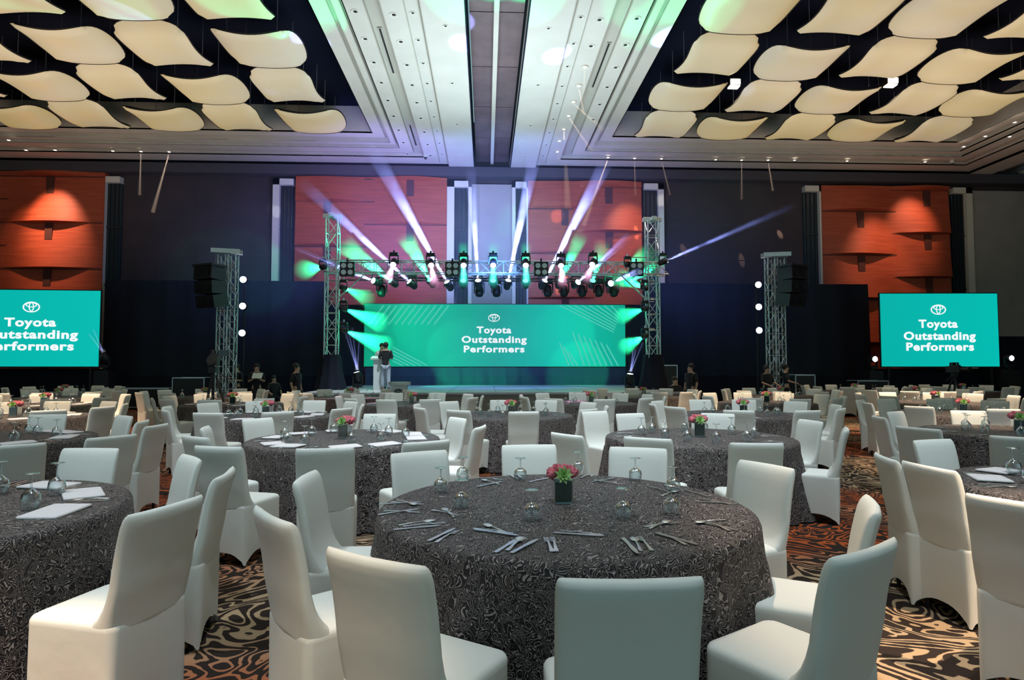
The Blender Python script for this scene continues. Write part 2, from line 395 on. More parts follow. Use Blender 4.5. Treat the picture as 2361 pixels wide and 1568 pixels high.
terra('c', 1218, 1480, [(wx(1400), 2.2, zr(530) % 2.08), (wx(1300), 2.2, (zr(530)+1.04) % 2.08)], ZT-.12, 'terracotta wall panel behind the right half of the stage lights')
terra('d', 1897, 2190, [(wx(1972), 2.0, zr(476) % 2.08), (wx(2124), 2.0, (zr(476)+1.04) % 2.08)], ZT-.15, 'bright orange woven wall panel behind the right side screen')

# ---------------------------------------------------------------- floating ceiling panels
def float_mesh(sgn):
    n = 12; s = 1.08; b = MB(); vs = []; fs = []
    def pt(u, v, dz):
        e = .14
        x = s*u*(1 + sgn*e*(1-v*v)*.9) ; y = s*v*(1 - sgn*e*(1-u*u)*.9)
        r = abs(u)**6*abs(v)**6*.16
        x -= r*u*s; y -= r*v*s
        z = .16*sgn*(u*u - v*v) + dz*(1 - max(abs(u), abs(v))**5)
        return (x, y, z)
    def gr(dz, flip):
        vs = [pt(-1+2*i/n, -1+2*j/n, dz) for j in range(n+1) for i in range(n+1)]
        fs = [(j*(n+1)+i, j*(n+1)+i+1, (j+1)*(n+1)+i+1, (j+1)*(n+1)+i) for j in range(n) for i in range(n)]
        return vs, [f[::-1] for f in fs] if flip else fs
    v, f = gr(-.17, True); b.add(v, f, 0)
    k = MB(); v, f = gr(.10, False); k.add([(x, y, z+.012) for x, y, z in v], f, 0)
    per = [(-1+2*i/n, -1) for i in range(n)] + [(1, -1+2*i/n) for i in range(n)] + [(1-2*i/n, 1) for i in range(n)] + [(-1, 1-2*i/n) for i in range(n)]
    rim = MB(); rr = []
    rim.rings([[pt(u*a, v*a, 0)[:2] + (pt(u, v, 0)[2]+dz,) for (u, v) in per] for a, dz in ((1.0, -.012), (1.018, -.012), (1.018, .03), (1.0, .03))], False, False)
    return b, k, rim
protoP = []
for sgn in (1, -1):
    t = thing('ceiling_panel', '', 'ceiling panel')
    b, k, rim = float_mesh(sgn)
    b.build('diffuser', M['panel'], t, True); k.build('back_shell', M['black'], t, True); rim.build('rim', M['black'], t)  # underside brightened by added emission, no lamp behind it
    wz = MB()
    for (x, y) in ((.7, .7), (-.7, .7), (.7, -.7), (-.7, -.7)): wz.cyl((x, y, .1), (x, y, 1.3), .008, 4)
    wz.build('suspension_wire', M['truss'], t); protoP.append(t)
rowsY = [23.0, 20.4, 17.8, 15.25, 12.6, 10.0, 7.4, 4.8, 2.2]
colsX = {'left': [-6.65, -9.37, -12.1, -14.8, -17.5], 'right': [6.95, 9.6, 12.3, 15.0, 17.7]}
rown = ['row nearest the stage wall', 'second row from the stage wall', 'third row from the stage wall', 'fourth row from the stage wall']
coln = ['next to the centre channel', 'second from the centre channel', 'third from the centre channel', 'fourth from the centre channel', 'fifth from the centre channel']
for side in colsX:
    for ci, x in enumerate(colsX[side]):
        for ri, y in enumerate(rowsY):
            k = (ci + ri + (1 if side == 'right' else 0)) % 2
            lab = 'wavy ceiling panel with added glow in the %s coffer, %s, %s' % (side, rown[min(ri, 3)], coln[ci]) if ri < 4 else 'wavy ceiling panel with added glow in the %s coffer over the tables' % side
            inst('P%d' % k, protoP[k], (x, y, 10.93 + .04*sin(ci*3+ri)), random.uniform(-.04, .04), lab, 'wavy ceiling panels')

# ---------------------------------------------------------------- recessed downlights
def downlight(lit):
    b = MB(); b.lathe([(.035, 0), (.075, -.012), (.085, 0), (.085, .01)], 14, mi=0); b.lathe([(.037, -.003), (.0, -.003)], 12, mi=1)
    return tag(b.build('recessed_downlight', [M['ring'], M['lampwarm'] if lit else M['hole']]), '', 'downlight')
DL = {0: downlight(0), 1: downlight(1)}
def dl(x, y, z, lit, label, group, sc=1.0): inst('DL%d' % lit, DL[lit], (x, y, z-.004), 0, label, group, scale=(sc, sc, 1))
for k in range(9):
    y = 15.6 + 1.32*k
    for (xx, z, s, t) in ((-3.42, 10.80, 1.5, 'outer'), (-2.42, 10.74, 1.5, 'middle'), (-1.93, 10.80, 1.1, 'inner')):
        dl(xx, y, z, 0, 'unlit recessed downlight in the %s row of the left coffer border' % t, '%s row of downlights, left coffer' % t, s)
    for (xx, z, s, t) in ((4.0, 10.80, 1.5, 'outer'), (3.0, 10.74, 1.5, 'middle'), (2.5, 10.80, 1.1, 'inner')):
        if t == 'middle' and 2 <= k: continue
        if t == 'outer' and k > 5: continue
        dl(xx, y, z, 0, 'unlit recessed downlight in the %s row of the right coffer border' % t, '%s row of downlights, right coffer' % t, s)
for k, y in enumerate((16.0, 19.3, 22.6, 26)):
    dl(-1.1, y, ZC, 0, 'small unlit downlight in the plain ceiling strip left of the dark channel', 'downlights left of the channel', 1.0)
    dl(1.68, y, ZC, 0, 'small unlit downlight in the plain ceiling strip right of the dark channel', 'downlights right of the channel', 1.0)
def ceil_lamp(px, py, ex=None, ey=None, Ye=None, z=10.72, p=260, a=5, lab=None, sc=1.3):
    g = G(px, py, z)
    dl(g.x, g.y, z, 1, lab or 'lit warm downlight on the coffer border', 'lit downlights', sc)
    if ex: (spot('downlight_beam', (g.x, g.y, z-.06), W(ex, ey, Ye or g.y-.3), (1, .72, .52), p*5, a, .5, .02), beam_haze((g.x, g.y, z-.08), W(ex, ey, Ye or g.y-.3), a, .3))
for i, (px, py, ex, ey, p, a) in enumerate([(1348, 155, 1345, 230, 260, 5), (1334, 198, 1347, 265, 500, 5), (1322, 235, 1392, 300, 500, 5), (1311, 267, 1366, 350, 600, 5), (1300, 298, 1309, 480, 900, 6),
        (1290, 325, None, None, 0, 0), (1285, 350, 1300, 430, 500, 4)]):
    ceil_lamp(px, py, ex, ey, None, p=p, a=a, lab='lit warm downlight in the middle row of the right coffer border')
for i, (px, py, ex, ey, p, a) in enumerate([(1402, 363, 1345, 520, 1800, 5), (1463, 365, 1465, 450, 450, 4), (1525, 366, 1545, 450, 450, 4), (1650, 368, None, 0, 0, 0), (1710, 369, 1710, 460, 500, 4), (1771, 369, 1782, 440, 700, 4), (1832, 369, None, 0, 0, 0), (1953, 371, None, 0, 0, 0), (2133, 373, None, 0, 0, 0)]):
    ceil_lamp(px, py, ex, ey, 26.8, z=ZC+.02, p=p, a=a, lab='lit warm downlight, far border of the right coffer')
for (px, py) in ((2222, 338), (2328, 315), (2340, 282), (2272, 314)): ceil_lamp(px, py, z=10.8, lab='lit warm downlight at the corner of the right coffer')
for (px, py, ex, ey, p, a) in [(20, 323, None, 0, 0, 0), (60, 346, None, 0, 0, 0), (127, 346, None, 0, 0, 0), (260, 348, None, 0, 0, 0), (325, 349, 322, 450, 900, 4), (390, 350, 352, 490, 1800, 4)]:
    ceil_lamp(px, py, ex, ey, 26.6, z=ZC+.02, p=p, a=a, lab='lit warm downlight, far border of the left coffer')
for k in range(14):
    for s, x0 in (('left', -4.2), ('right', 4.9)):
        x = x0 + (-1 if s == 'left' else 1)*1.25*k
        dl(x, 25.75, 10.82, 0, 'unlit downlight along the far border of the %s coffer' % s, 'far border downlights, %s coffer' % s, 1.0)
for k in range(8):
    dl(-5 - .9*k, 26.7, ZC+.04, 0, 'small unlit downlight near the stage wall, left coffer border', 'wall side downlights, left coffer', 1.0)
# housings seen between the floating panels
for (px, py, lab) in ((1692, 200, 'bright lamp box hanging between ceiling panels nearer the centre'), (2053, 197, 'bright lamp box hanging between ceiling panels farther to the side')):
    g = G(px, py, 11.3); t = thing('hanging_lamp', lab, 'lamp', g)
    b = MB(); b.b2(-.2, .2, -.14, .14, 0, .26); b.cyl((0, 0, .26), (0, 0, .85), .015, 6); b.build('housing', M['black'], t)
    b = MB(); b.b2(-.17, .17, -.12, .12, -.03, 0); b.b2(-.17, .17, -.16, -.14, .02, .2); b.build('lens', M['lampwarm'], t)
    spot('hanging_lamp_light', (g.x, g.y, 11.2), (g.x-.6, g.y-2, 0), WARM, 900, 60, .5, .15)
# small security cameras on the cornice
for (px, py, lab) in ((981, 364, 'small dome security camera on the cornice left of the channel'), (2195, 378, 'small dome security camera at the coffer corner on the right')):
    g = G(px, py, 10.62); t = thing('security_camera', lab, 'camera', g)
    b = MB(); b.cyl((0, 0, .22), (0, 0, .02), .09, 12); b.build('base', M['ring'], t); b = MB(); b.ball((0, 0, 0), .07); b.build('dome', M['black'], t, True)

# ================================================================ STAGE AND DRAPES
def drape(name, x0, x1, Y, z0, z1, label, amp=.07, k=5.5, m='drape', group=None, cat='drape', rake=0):
    n = int((x1-x0)*14)+2; b = MB(); rr = []; front = []
    for (z, a) in ((z0, 1.25), ((z0+z1)/2, 1), (z1-.15, .8), (z1, .55)):
        front.append([(x0+(x1-x0)*i/n + .04*sin(i*.7+z), Y - amp*a*(.55*sin(i/14*k)+.45*sin(i/14*k*2.3+1.3*z)) - rake*(z1-z), z) for i in range(n+1)])
    vs = [v for r in front for v in r]; fs = []
    for j in range(len(front)-1):
        for i in range(n): q = j*(n+1)+i; fs.append((q, q+1, q+n+2, q+n+1))
    vs2 = [(x, y+.03, z) for x, y, z in vs]; o = len(vs)
    fs2 = [tuple(i+o for i in f[::-1]) for f in fs]
    b.add(vs+vs2, fs+fs2)
    return tag(b.build(name, M[m], None, True), label, cat, group)
DY = 26.3
zl = W(500, 647, DY).z
drape('stage_drape', W(243, 700, DY).x, W(757, 700, DY).x, DY, 0, zl, 'tall black drape wall to the left of the stage')
drape('stage_drape', W(1520, 700, DY).x, W(2003, 700, DY).x, DY, 0, W(1750, 654, DY).z, 'tall black drape wall to the right of the stage')
drape('skirt_drape', W(-60, 850, 25.2).x, W(243, 850, 25.2).x, 25.2, 0, W(100, 850, 25.2).z, 'low black drape under the left side screen')
drape('skirt_drape', W(2003, 850, 25.2).x, W(2420, 850, 25.2).x, 25.2, 0, W(2150, 850, 25.2).z, 'low black drape under the right side screen')
b = MB(); b.b2(W(243, 700, DY).x, W(757, 700, DY).x, DY+.05, DY+.12, zl-.1, zl+.0)
SX0, SX1, SY0, SY1, SZ = -5.4, 6.0, 18.0, 25.6, .78
b = MB(); b.b2(SX0, SX1, SY0, SY1, SZ-.06, SZ, 0); b.b2(SX0+.05, SX1-.05, SY0+.05, SY1, 0, SZ-.06, 1)
st = thing('stage', 'low stage platform with a pale glossy deck', 'stage', (0, 0, 0))
b = MB(); b.b2(SX0, SX1, SY0, SY1, SZ-.06, SZ, 0)
for k in range(1, 6): b.b2(SX0, SX1, SY0+k*1.2, SY0+k*1.2+.012, SZ, SZ+.002, 1)
for k in range(1, 8): x = SX0+(SX1-SX0)*k/8; b.b2(x, x+.012, SY0, SY1, SZ, SZ+.002, 1)
b.build('deck', [M['deck'], M['walltop']], st)
b = MB(); b.b2(SX0+.05, SX1-.05, SY0+.05, SY1, 0, SZ-.06); b.build('fascia', M['wallgrey'], st)

# main LED wall
def logo(parent, x, y, z, w, ms):
    h = w*.66; b = MB()
    def ell(cx, cz, rx, rz, t):
        n = 40
        for k in range(n):
            a, c = 2*pi*k/n, 2*pi*(k+1)/n
            q = [(cx+r*cos(g), y, cz+rr*sin(g)) for g in (a, c) for (r, rr) in ((rx-t, rz-t*.85), (rx+t, rz+t*.85))]
            b.add([(p[0], y-dy, p[2]) for dy in (0, .012) for p in q], [(4, 6, 7, 5)[::-1], (0, 1, 3, 2)[::-1]])
    ell(x, z, w/2*.93, h/2*.93, w*.035); ell(x, z+h*.20, w*.30, h*.20, w*.028); ell(x, z+h*.02, w*.125, h*.40, w*.026)
    b.build('logo', ms, parent)
def textobj(parent, s, x, y, z, size, m, off=.022, rx=pi/2, wid=1.0):
    c = bpy.data.curves.new('lettering', 'FONT'); c.body = s; c.size = size; c.align_x = 'CENTER'; c.align_y = 'BOTTOM_BASELINE'; c.extrude = .004; c.offset = off*size
    c.space_character = 1.12; c.resolution_u = 4
    c.materials.append(m); o = bpy.data.objects.new('lettering', c); COL.objects.link(o); o.parent = parent; o.location = (x, y, z); o.rotation_euler = (rx, 0, 0); o.scale = (wid, 1, 1)
    return o
def fit_text(o, width):
    bpy.context.view_layer.update(); o.scale.x = width/max(.01, o.dimensions.x)
    dg = bpy.context.evaluated_depsgraph_get(); me = bpy.data.meshes.new_from_object(o.evaluated_get(dg)); me.name = 'lettering'
    r = bpy.data.objects.new('lettering', me); COL.objects.link(r); r.parent = o.parent; r.location = o.location; r.rotation_euler = o.rotation_euler; r.scale = o.scale
    bpy.data.objects.remove(o); return r
LY = 25.7
p0, p1 = W(839, 845, LY), W(1441, 702, LY); LX = (p0.x+p1.x)/2; LW = p1.x-p0.x; LZ0 = p0.z; LZ1 = W(1140, 702, LY).z
led = thing('led_wall', 'wide green LED wall behind the stage showing the event title', 'screen', (LX, LY, LZ0))
LH = LZ1-LZ0
b = MB(); b.b2(-LW/2, LW/2, 0, .02, 0, LH); b.build('display', M['led'], led)
b = MB(); b.b2(-LW/2-.03, LW/2+.03, .02, .25, -.03, LH+.03); b.build('cabinet', M['black'], led)
def text_block(parent, cx, y, k, top, m):
    # k metres per photo pixel; offsets in photo pixels from the logo centre
    logo(parent, cx, y-.012, top, 26*k*m, M['text'])
tz = W(1140, 733, LY).z - LZ0; kx = LY/F
logo(led, W(1139, 733, LY).x-LX, -.01, tz, 27*kx, M['text'])
for s, py, wd in (('Toyota', 768, 80), ('Outstanding', 790, 150), ('Performers', 812, 140)):
    o = textobj(led, s, W(1139, py, LY).x-LX, -.012, W(1139, py, LY).z-LZ0, 21*kx, M['text'], .035)
    fit_text(o, wd*kx)
b = MB()
def stripes(pts):     # slanted light strips on the screen face
    for (xa, ya, xb, yb, t) in pts:
        A, B = W(xa, ya, LY), W(xb, yb, LY); d = (B-A).normalized(); nrm = Vector((d.z, 0, -d.x))*t*kx/2
        q = [A+nrm, A-nrm, B-nrm, B+nrm]; b.add([(v.x-LX, -.006, v.z-LZ0) for v in q], [(0, 1, 2, 3), (3, 2, 1, 0)])
stripes([(870+15*i, 704, 842+15*i-6, 704+44+0*i, 3) for i in range(1, 12)])
stripes([(1290+17*i, 704, 1415+2*i-0, 704+62-5.5*i, 2.5) for i in range(8)])
stripes([(1320+13*i, 765+5*i, 1347+13*i, 843, 3) for i in range(7)] + [(1290+10*i, 790+10*i, 1312+10*i, 843, 3) for i in range(3)])
stripes([(905-0*i, 800+8*i, 985-14*i, 843, 2.5) for i in range(5)])
b.build('diagonal_stripes', M['stripe'], led)
drape('stage_fabric', W(840, 850, LY).x, W(1445, 850, LY).x, LY-.02, SZ, LZ0-.05, 'blue grey fabric stretched below the main LED wall', .03, m='bluedrape')
drape('stage_drape', W(1441, 702, LY).x, W(1520, 702, LY).x, LY+.1, 0, W(1480, 702, LY).z, 'narrow dark drape between LED wall and right truss tower')
drape('stage_drape', W(757, 702, LY).x, W(839, 702, LY).x, LY+.1, 0, W(800, 702, LY).z, 'narrow dark drape between LED wall and left truss tower')

# side screens
def side_screen(x0, x1, yt, yb, Y, lcx, ly, txt, label, rz):
    A, B = W(x0, (yt+yb)/2, Y), W(x1, (yt+yb)/2, Y); zt, zb = W((x0+x1)/2, yt, Y).z, W((x0+x1)/2, yb, Y).z
    wdt = (B.x-A.x)/cos(rz); h = zt-zb; cx = (A.x+B.x)/2
    t = thing('projection_screen', label, 'screen', (cx, Y, zb), rz, 'side screens')
    b = MB(); b.b2(-wdt/2, wdt/2, 0, .02, 0, h); b.build('display', M['led2'], t)
    b = MB(); b.b2(-wdt/2-.04, wdt/2+.04, .02, .08, -.04, h+.04)
    for sx in (-wdt/2+.3, wdt/2-.3): b.b2(sx-.04, sx+.04, .04, .10, -zb, 0); b.b2(sx-.04, sx+.04, -.5, .6, -zb, -zb+.05)
    b.build('stand', M['black'], t)
    k = Y/F; c = W(lcx, ly, Y); ox = (c.x-cx)/cos(rz)
    logo(t, ox, -.012, c.z-zb, 36*k, M['text'])
    for s, py, px, wd in txt:
        p = W(px, py, Y); o = textobj(t, s, (p.x-cx)/cos(rz), -.012, p.z-zb, 26*k, M['text'], .035)
        fit_text(o, wd*k)
side_screen(-78, 224, 669, 845, 24.2, 73, 708, (('Toyota', 752, 70, 108), ('Outstanding', 780, 72, 195), ('Performers', 807, 68, 185)), 'green screen at the left end of the hall, cut by the photo edge', R(3))
side_screen(2036, 2296, 677, 845, 24.2, 2163, 714, (('Toyota', 755, 2163, 92), ('Outstanding', 783, 2166, 170), ('Performers', 808, 2167, 160)), 'green screen at the right end of the hall, seen whole', R(-3))

# trusses
def truss_mb(b, a, c, w=.38, r=.025, seg=.5):
    a, c = Vector(a), Vector(c); d = (c-a); L = d.length; q = d.to_track_quat('Z', 'Y').to_matrix(); h = w/2
    cs = [Vector((sx*h, sy*h, 0)) for sx, sy in ((-1, -1), (1, -1), (1, 1), (-1, 1))]
    for p in cs: b.cyl(a+q@p, a+q@(p+Vector((0, 0, L))), r, 6)
    n = max(1, int(L/seg))
    for k in range(n):
        z0, z1 = L*k/n, L*(k+1)/n
        for i in range(4):
            p, s = cs[i], cs[(i+1) % 4]
            if k % 2: p, s = s, p
            b.cyl(a+q@(p+Vector((0, 0, z0))), a+q@(s+Vector((0, 0, z1))), r*.5, 4, cap=False)
            b.cyl(a+q@(p+Vector((0, 0, z0))), a+q@(s+Vector((0, 0, z0))), r*.5, 4, cap=False)
TY = 20.6
def tower(px, ptop, Y, label):
    top = W(px, ptop, Y); t = thing('truss_tower', label, 'truss', (top.x, Y, 0))
    b = MB(); truss_mb(b, (0, 0, .1), (0, 0, top.z-.1)); b.build('lattice', M['truss'], t)
    b = MB(); b.b2(-.32, .32, -.08, .08, top.z-.12, top.z); b.b2(-.08, .08, -.32, .32, top.z-.12, top.z); b.cyl((-.3, 0, top.z-.05), (.3, 0, top.z-.05), .09, 12); b.build('top_cap', M['truss'], t)
    b = MB(); b.b2(-.6, .6, -.6, .6, 0, .1); b.build('base_plate', M['black'], t)
    s = MB(); zz = W(px, 818, Y).z
    s.rings([[(rx*cos(2*pi*i/32)*(1+.10*cos(9*2*pi*i/32)), rx*sin(2*pi*i/32)*(1+.10*cos(9*2*pi*i/32)), z) for i in range(32)] for rx, z in ((.72, .05), (.55, .6), (.38, 1.3), (.30, zz-.02), (.30, zz))], False, False)
    s.build('cloth_sleeve', M['drape'], t, True)
    TWR[label] = t
    return top
TWR = {}
tl = tower(768, 495, TY, 'silver lattice truss tower at the left of the stage'); tr = tower(1503, 503, TY, 'silver lattice truss tower at the right of the stage')
tz0 = W(1140, 618, TY).z
t = thing('lighting_truss', 'long horizontal lighting truss spanning above the stage', 'truss', (0, TY, tz0))
b = MB(); truss_mb(b, (tl.x-.3, 0, 0), (tr.x+.5, 0, 0), .40, .025, .42); b.build('lattice', M['truss'], t)
b = MB()
for s, x in ((1, tl.x+.22), (-1, tr.x-.22)): b.cyl((x, 0, -1.05), (x+s*.9, 0, -.2), .025, 6)
b.build('brace', M['truss'], t)
# second lower batten further back that holds the lower heads
BY = 22.2; bz = W(1140, 640, BY).z
t = thing('rear_batten', 'thin rear lighting batten with the lower row of moving heads', 'truss', (0, BY, bz))
b = MB(); truss_mb(b, (W(790, 640, BY).x, 0, 0), (W(1490, 640, BY).x, 0, 0), .25, .015, .6); b.build('lattice', M['black'], t)
b = MB()
for px in (800, 1480): x = W(px, 640, BY).x; b.cyl((x, 0, 0), (x, TY-BY, tz0-bz), .02, 6)
b.build('brace', M['truss'], t)

b = MB(); b.cyl((W(860, 640, BY).x, .4, .02), (W(1435, 640, BY).x, .4, .02), .03, 8)
for px in (870, 1060, 1220, 1425): x = W(px, 640, BY).x; b.cyl((x, 0, 0), (x, .4, .02), .02, 6)
b.build('rear_pipe', M['black'], t)
# moving heads
def make_head(kind):
    lens = {'white': 'lampwhite', 'green': 'lampgreen', 'pink': 'lamppink', 'off': 'hole'}[kind]
    t = thing('moving_head_light', '', 'stage light')
    b = MB(); b.b2(-.17, .17, -.13, .13, .30, .42); b.cyl((0, 0, .42), (0, 0, .52), .04, 8); b.build('base', M['black'], t)
    b = MB(); b.b2(-.20, -.16, -.05, .05, -.06, .32); b.b2(.16, .20, -.05, .05, -.06, .32); b.b2(-.20, .20, -.05, .05, .28, .32); b.build('yoke', M['black'], t)
    h = MB(); h.lathe([(.06, .26), (.13, .20), (.15, .0), (.15, -.14), (.12, -.18)], 16, cap0=True); hd = h.build('head', M['black'], t, True)
    l = MB(); l.lathe([(.12, -.17), (0, -.175)], 16); l.build('lens', M[lens], hd)
    return t
HEADS = {k: make_head(k) for k in ('white', 'green', 'pink', 'off')}
def head(kind, p, to, label, group, sc=1.0, col=None, power=0, ang=4, floor=False, rad=.05, blend=.25, dens=.5):
    r = inst('H' + kind, HEADS[kind], p, 0, label, group, scale=(sc, sc, -sc if floor else sc))
    d = (Vector(to) - Vector(p)).normalized() if to is not None else Vector((0, -.3, -1)).normalized()
    for c in r.children:
        if c.name.startswith('head'):
            dd = Vector((d.x, d.y, -d.z)) if floor else d
            c.rotation_mode = 'QUATERNION'; c.rotation_quaternion = dd.to_track_quat('-Z', 'Y')
    if power:
        spot('stage_beam', Vector(p)+d*.24*sc, to, col, power, ang, blend, rad)
        beam_haze(Vector(p)+d*.22*sc, to, ang, dens)
BL = (.30, .36, 1.0); GR = (.02, 1, .38); PK = (1, .45, .75); CY = (.05, .95, .75)
K = 1.0
for i, (px, py, ex, ey, p, a) in enumerate([(868, 650, 668, 572, 3600, 3.2), (950, 655, 690, 415, 5200, 3.6), (1035, 658, 850, 330, 8500, 4.2), (1103, 655, 1084, 380, 3600, 3.6), (1170, 655, 1235, 350, 6500, 4.0), (1252, 655, 1400, 370, 9000, 4.2), (1328, 655, 1450, 545, 3600, 3.4), (1405, 655, 1480, 620, 1500, 4)]):
    head('white', W(px, py, BY-.05), W(ex, ey, BY-3), 'blue-beam moving head, number %s in the lower row from the left tower' % ('one two three four five six seven eight'.split()[i]), 'blue beam moving heads', .9, BL, p*15, a*1.6, rad=.035, dens=1.0)
for i, (px, py, ex, ey, p, a) in enumerate([(907, 652, 790, 560, 900, 14), (995, 652, 935, 545, 900, 14), (1068, 654, 1068, 560, 500, 9), (1137, 654, 1137, 560, 500, 9), (1212, 654, 1212, 560, 500, 9), (1290, 654, 1340, 540, 500, 12), (1365, 654, 1390, 560, 300, 14), (1450, 652, 1530, 600, 500, 12)]):
    head('green', W(px, py, BY-.1), W(ex, ey, BY-1.6), 'green-beam moving head, number %s in the lower row from the left tower' % ('one two three four five six seven eight'.split()[i]), 'green beam moving heads', .85, GR, p*12, a*1.5, rad=.05, dens=.9)
for i, (px, py, ex, ey, p) in enumerate([(908, 606, 893, 650, 350), (993, 607, 1003, 660, 350), (1069, 607, 1069, 660, 300), (1137, 607, 1137, 660, 300), (1212, 607, 1214, 660, 300), (1293, 608, 1298, 660, 350), (1367, 606, 1350, 650, 250)]):
    head('pink', W(px, py, TY-.3), W(ex, ey, TY-1.4), 'moving head with glowing pink lens on the front truss, number %s from the left' % ('one two three four five six seven'.split()[i]), 'pink moving heads on the front truss', .8, (PK if i in (0, 1, 5, 6) else CY), p*5, 18, rad=.04, dens=.9)
for i, px in enumerate((880, 1105, 1145, 1263, 1300, 1342, 1380, 1415)):
    head('off', W(px, 672, BY+.4), None, 'dark moving head hanging unlit below the beams, number %s from the left' % ('one two three four five six seven eight'.split()[i]), 'unlit moving heads', 1.0)
# tower side lamps
for side, Xs, pts in (('left', 1, [(745, 616, 700, 622, 400), (792, 664, 850, 690, 700), (792, 712, 880, 745, 900), (793, 762, 890, 800, 900)]), ('right', -1, [(1485, 664, 1430, 640, 500), (1487, 712, 1430, 730, 400), (1487, 775, 1440, 800, 600), (1447, 610, 1490, 590, 300)])):
    for i, (px, py, ex, ey, p) in enumerate(pts):
        tw = [v for k_, v in TWR.items() if side in k_][0]; q = W(px, py, TY-.2); b = MB(); b.cyl((0, -.15, q.z+.25), (q.x-tw.location.x, -.2, q.z+.25), .02, 6); b.cyl((q.x-tw.location.x, -.2, q.z+.2), (q.x-tw.location.x, -.2, q.z+.36), .03, 6); b.build('bracket', M['truss'], tw)
        head('green', W(px, py, TY-.2), W(ex, ey, TY+1.2), 'green wash light on the %s truss tower, %s from the top' % (side, ('first', 'second', 'third', 'fourth')[i]), 'tower wash lights', .65, GR, p*4, 28, dens=.6)
# blinders
def make_blinder():
    t = thing('blinder_light', '', 'stage light'); b = MB(); b.b2(-.24, .24, 0, .12, -.24, .24); b.cyl((0, .06, .24), (0, .06, .36), .03, 6); b.build('housing', M['black'], t)
    for x in (-.11, .11):
        for z in (-.11, .11): l = MB(); l.cyl((x, 0, z), (x, -.015, z), .085, 14); l.build('lamp', M['truss'], t)
    return t
BLD = make_blinder()
for px, w_ in ((800, 'beside the left tower'), (1043, 'left of the truss middle'), (1248, 'right of the truss middle'), (1468, 'beside the right tower')):
    inst('BL', BLD, W(px, 620, TY-.35), 0, 'four-lamp blinder on the front truss, ' + w_, 'four-lamp blinders')
# floor heads with fans of beams
def floorhead(px, py, Y, fans, label, p, a=2.2):
    q = W(px, py, Y); base = thing('lamp_stand', 'black riser box under the ' + label.replace(' fanning blue beams', ''), 'riser', (q.x, Y, 0))
    b = MB(); b.b2(-.28, .28, -.24, .24, 0, q.z-.48); b.build('box', M['black'], base)
    head('white', q, W(fans[0][0], fans[0][1], Y-.3) if fans else Vector((q.x, 0, 1.6)), label, 'floor moving heads', .9, floor=True)
    for (ex, ey) in fans: spot('stage_beam', q+Vector((0, -.1, .2)), W(ex, ey, Y-.3), BL, p*9, a*1.3, .2, .01); beam_haze(q+Vector((0, -.1, .22)), W(ex, ey, Y-.3), a, .6)
floorhead(825, 868, 21.5, [(788, 740), (800, 750), (812, 755), (829, 770)], 'floor moving head at the left of the LED wall fanning blue beams', 260)
floorhead(1452, 872, 21.5, [(1464, 775), (1472, 780), (1482, 790)], 'floor moving head at the right of the LED wall fanning blue beams', 260)
floorhead(243, 826, 24.0, [(205, 770), (215, 760)], 'floor light beside the left side screen', 250)
floorhead(2012, 828, 24.0, [], 'floor light at the inner edge of the right side screen', 0)
floorhead(2325, 826, 24.0, [], 'floor light at the outer edge of the right side screen', 0)
# beam from the right tower top to the right
head('white', W(1528, 604, TY-.2), W(1840, 470, TY-.6), 'moving head beside the right truss tower throwing a blue beam sideways', None, .7, BL, 26000, 3.0, dens=.8)
# vertical lamp triplets on stands beside the speaker towers
for (px, ys, s) in ((562, (645, 706, 768), 'left'), (1747, (657, 708, 762), 'right')):
    q = W(px, ys[0], 22.5); t = thing('lamp_pole', 'thin black pole with three white lamps near the %s speaker tower' % s, 'lamp', (q.x, 22.5, 0))
    b = MB(); b.cyl((0, .12, 0), (0, .12, q.z+.2), .03, 8); b.b2(-.35, .35, -.2, .4, 0, .04); b.build('pole', M['black'], t)
    for y in ys:
        z = W(px, y, 22.5).z; b = MB(); b.cyl((0, .1, z), (0, -.05, z), .13, 12); h = b.build('lamp_housing', M['black'], t)
        l = MB(); l.cyl((0, -.051, z), (0, -.07, z), .115, 14); l.build('lens', M['lampwhite'], h)

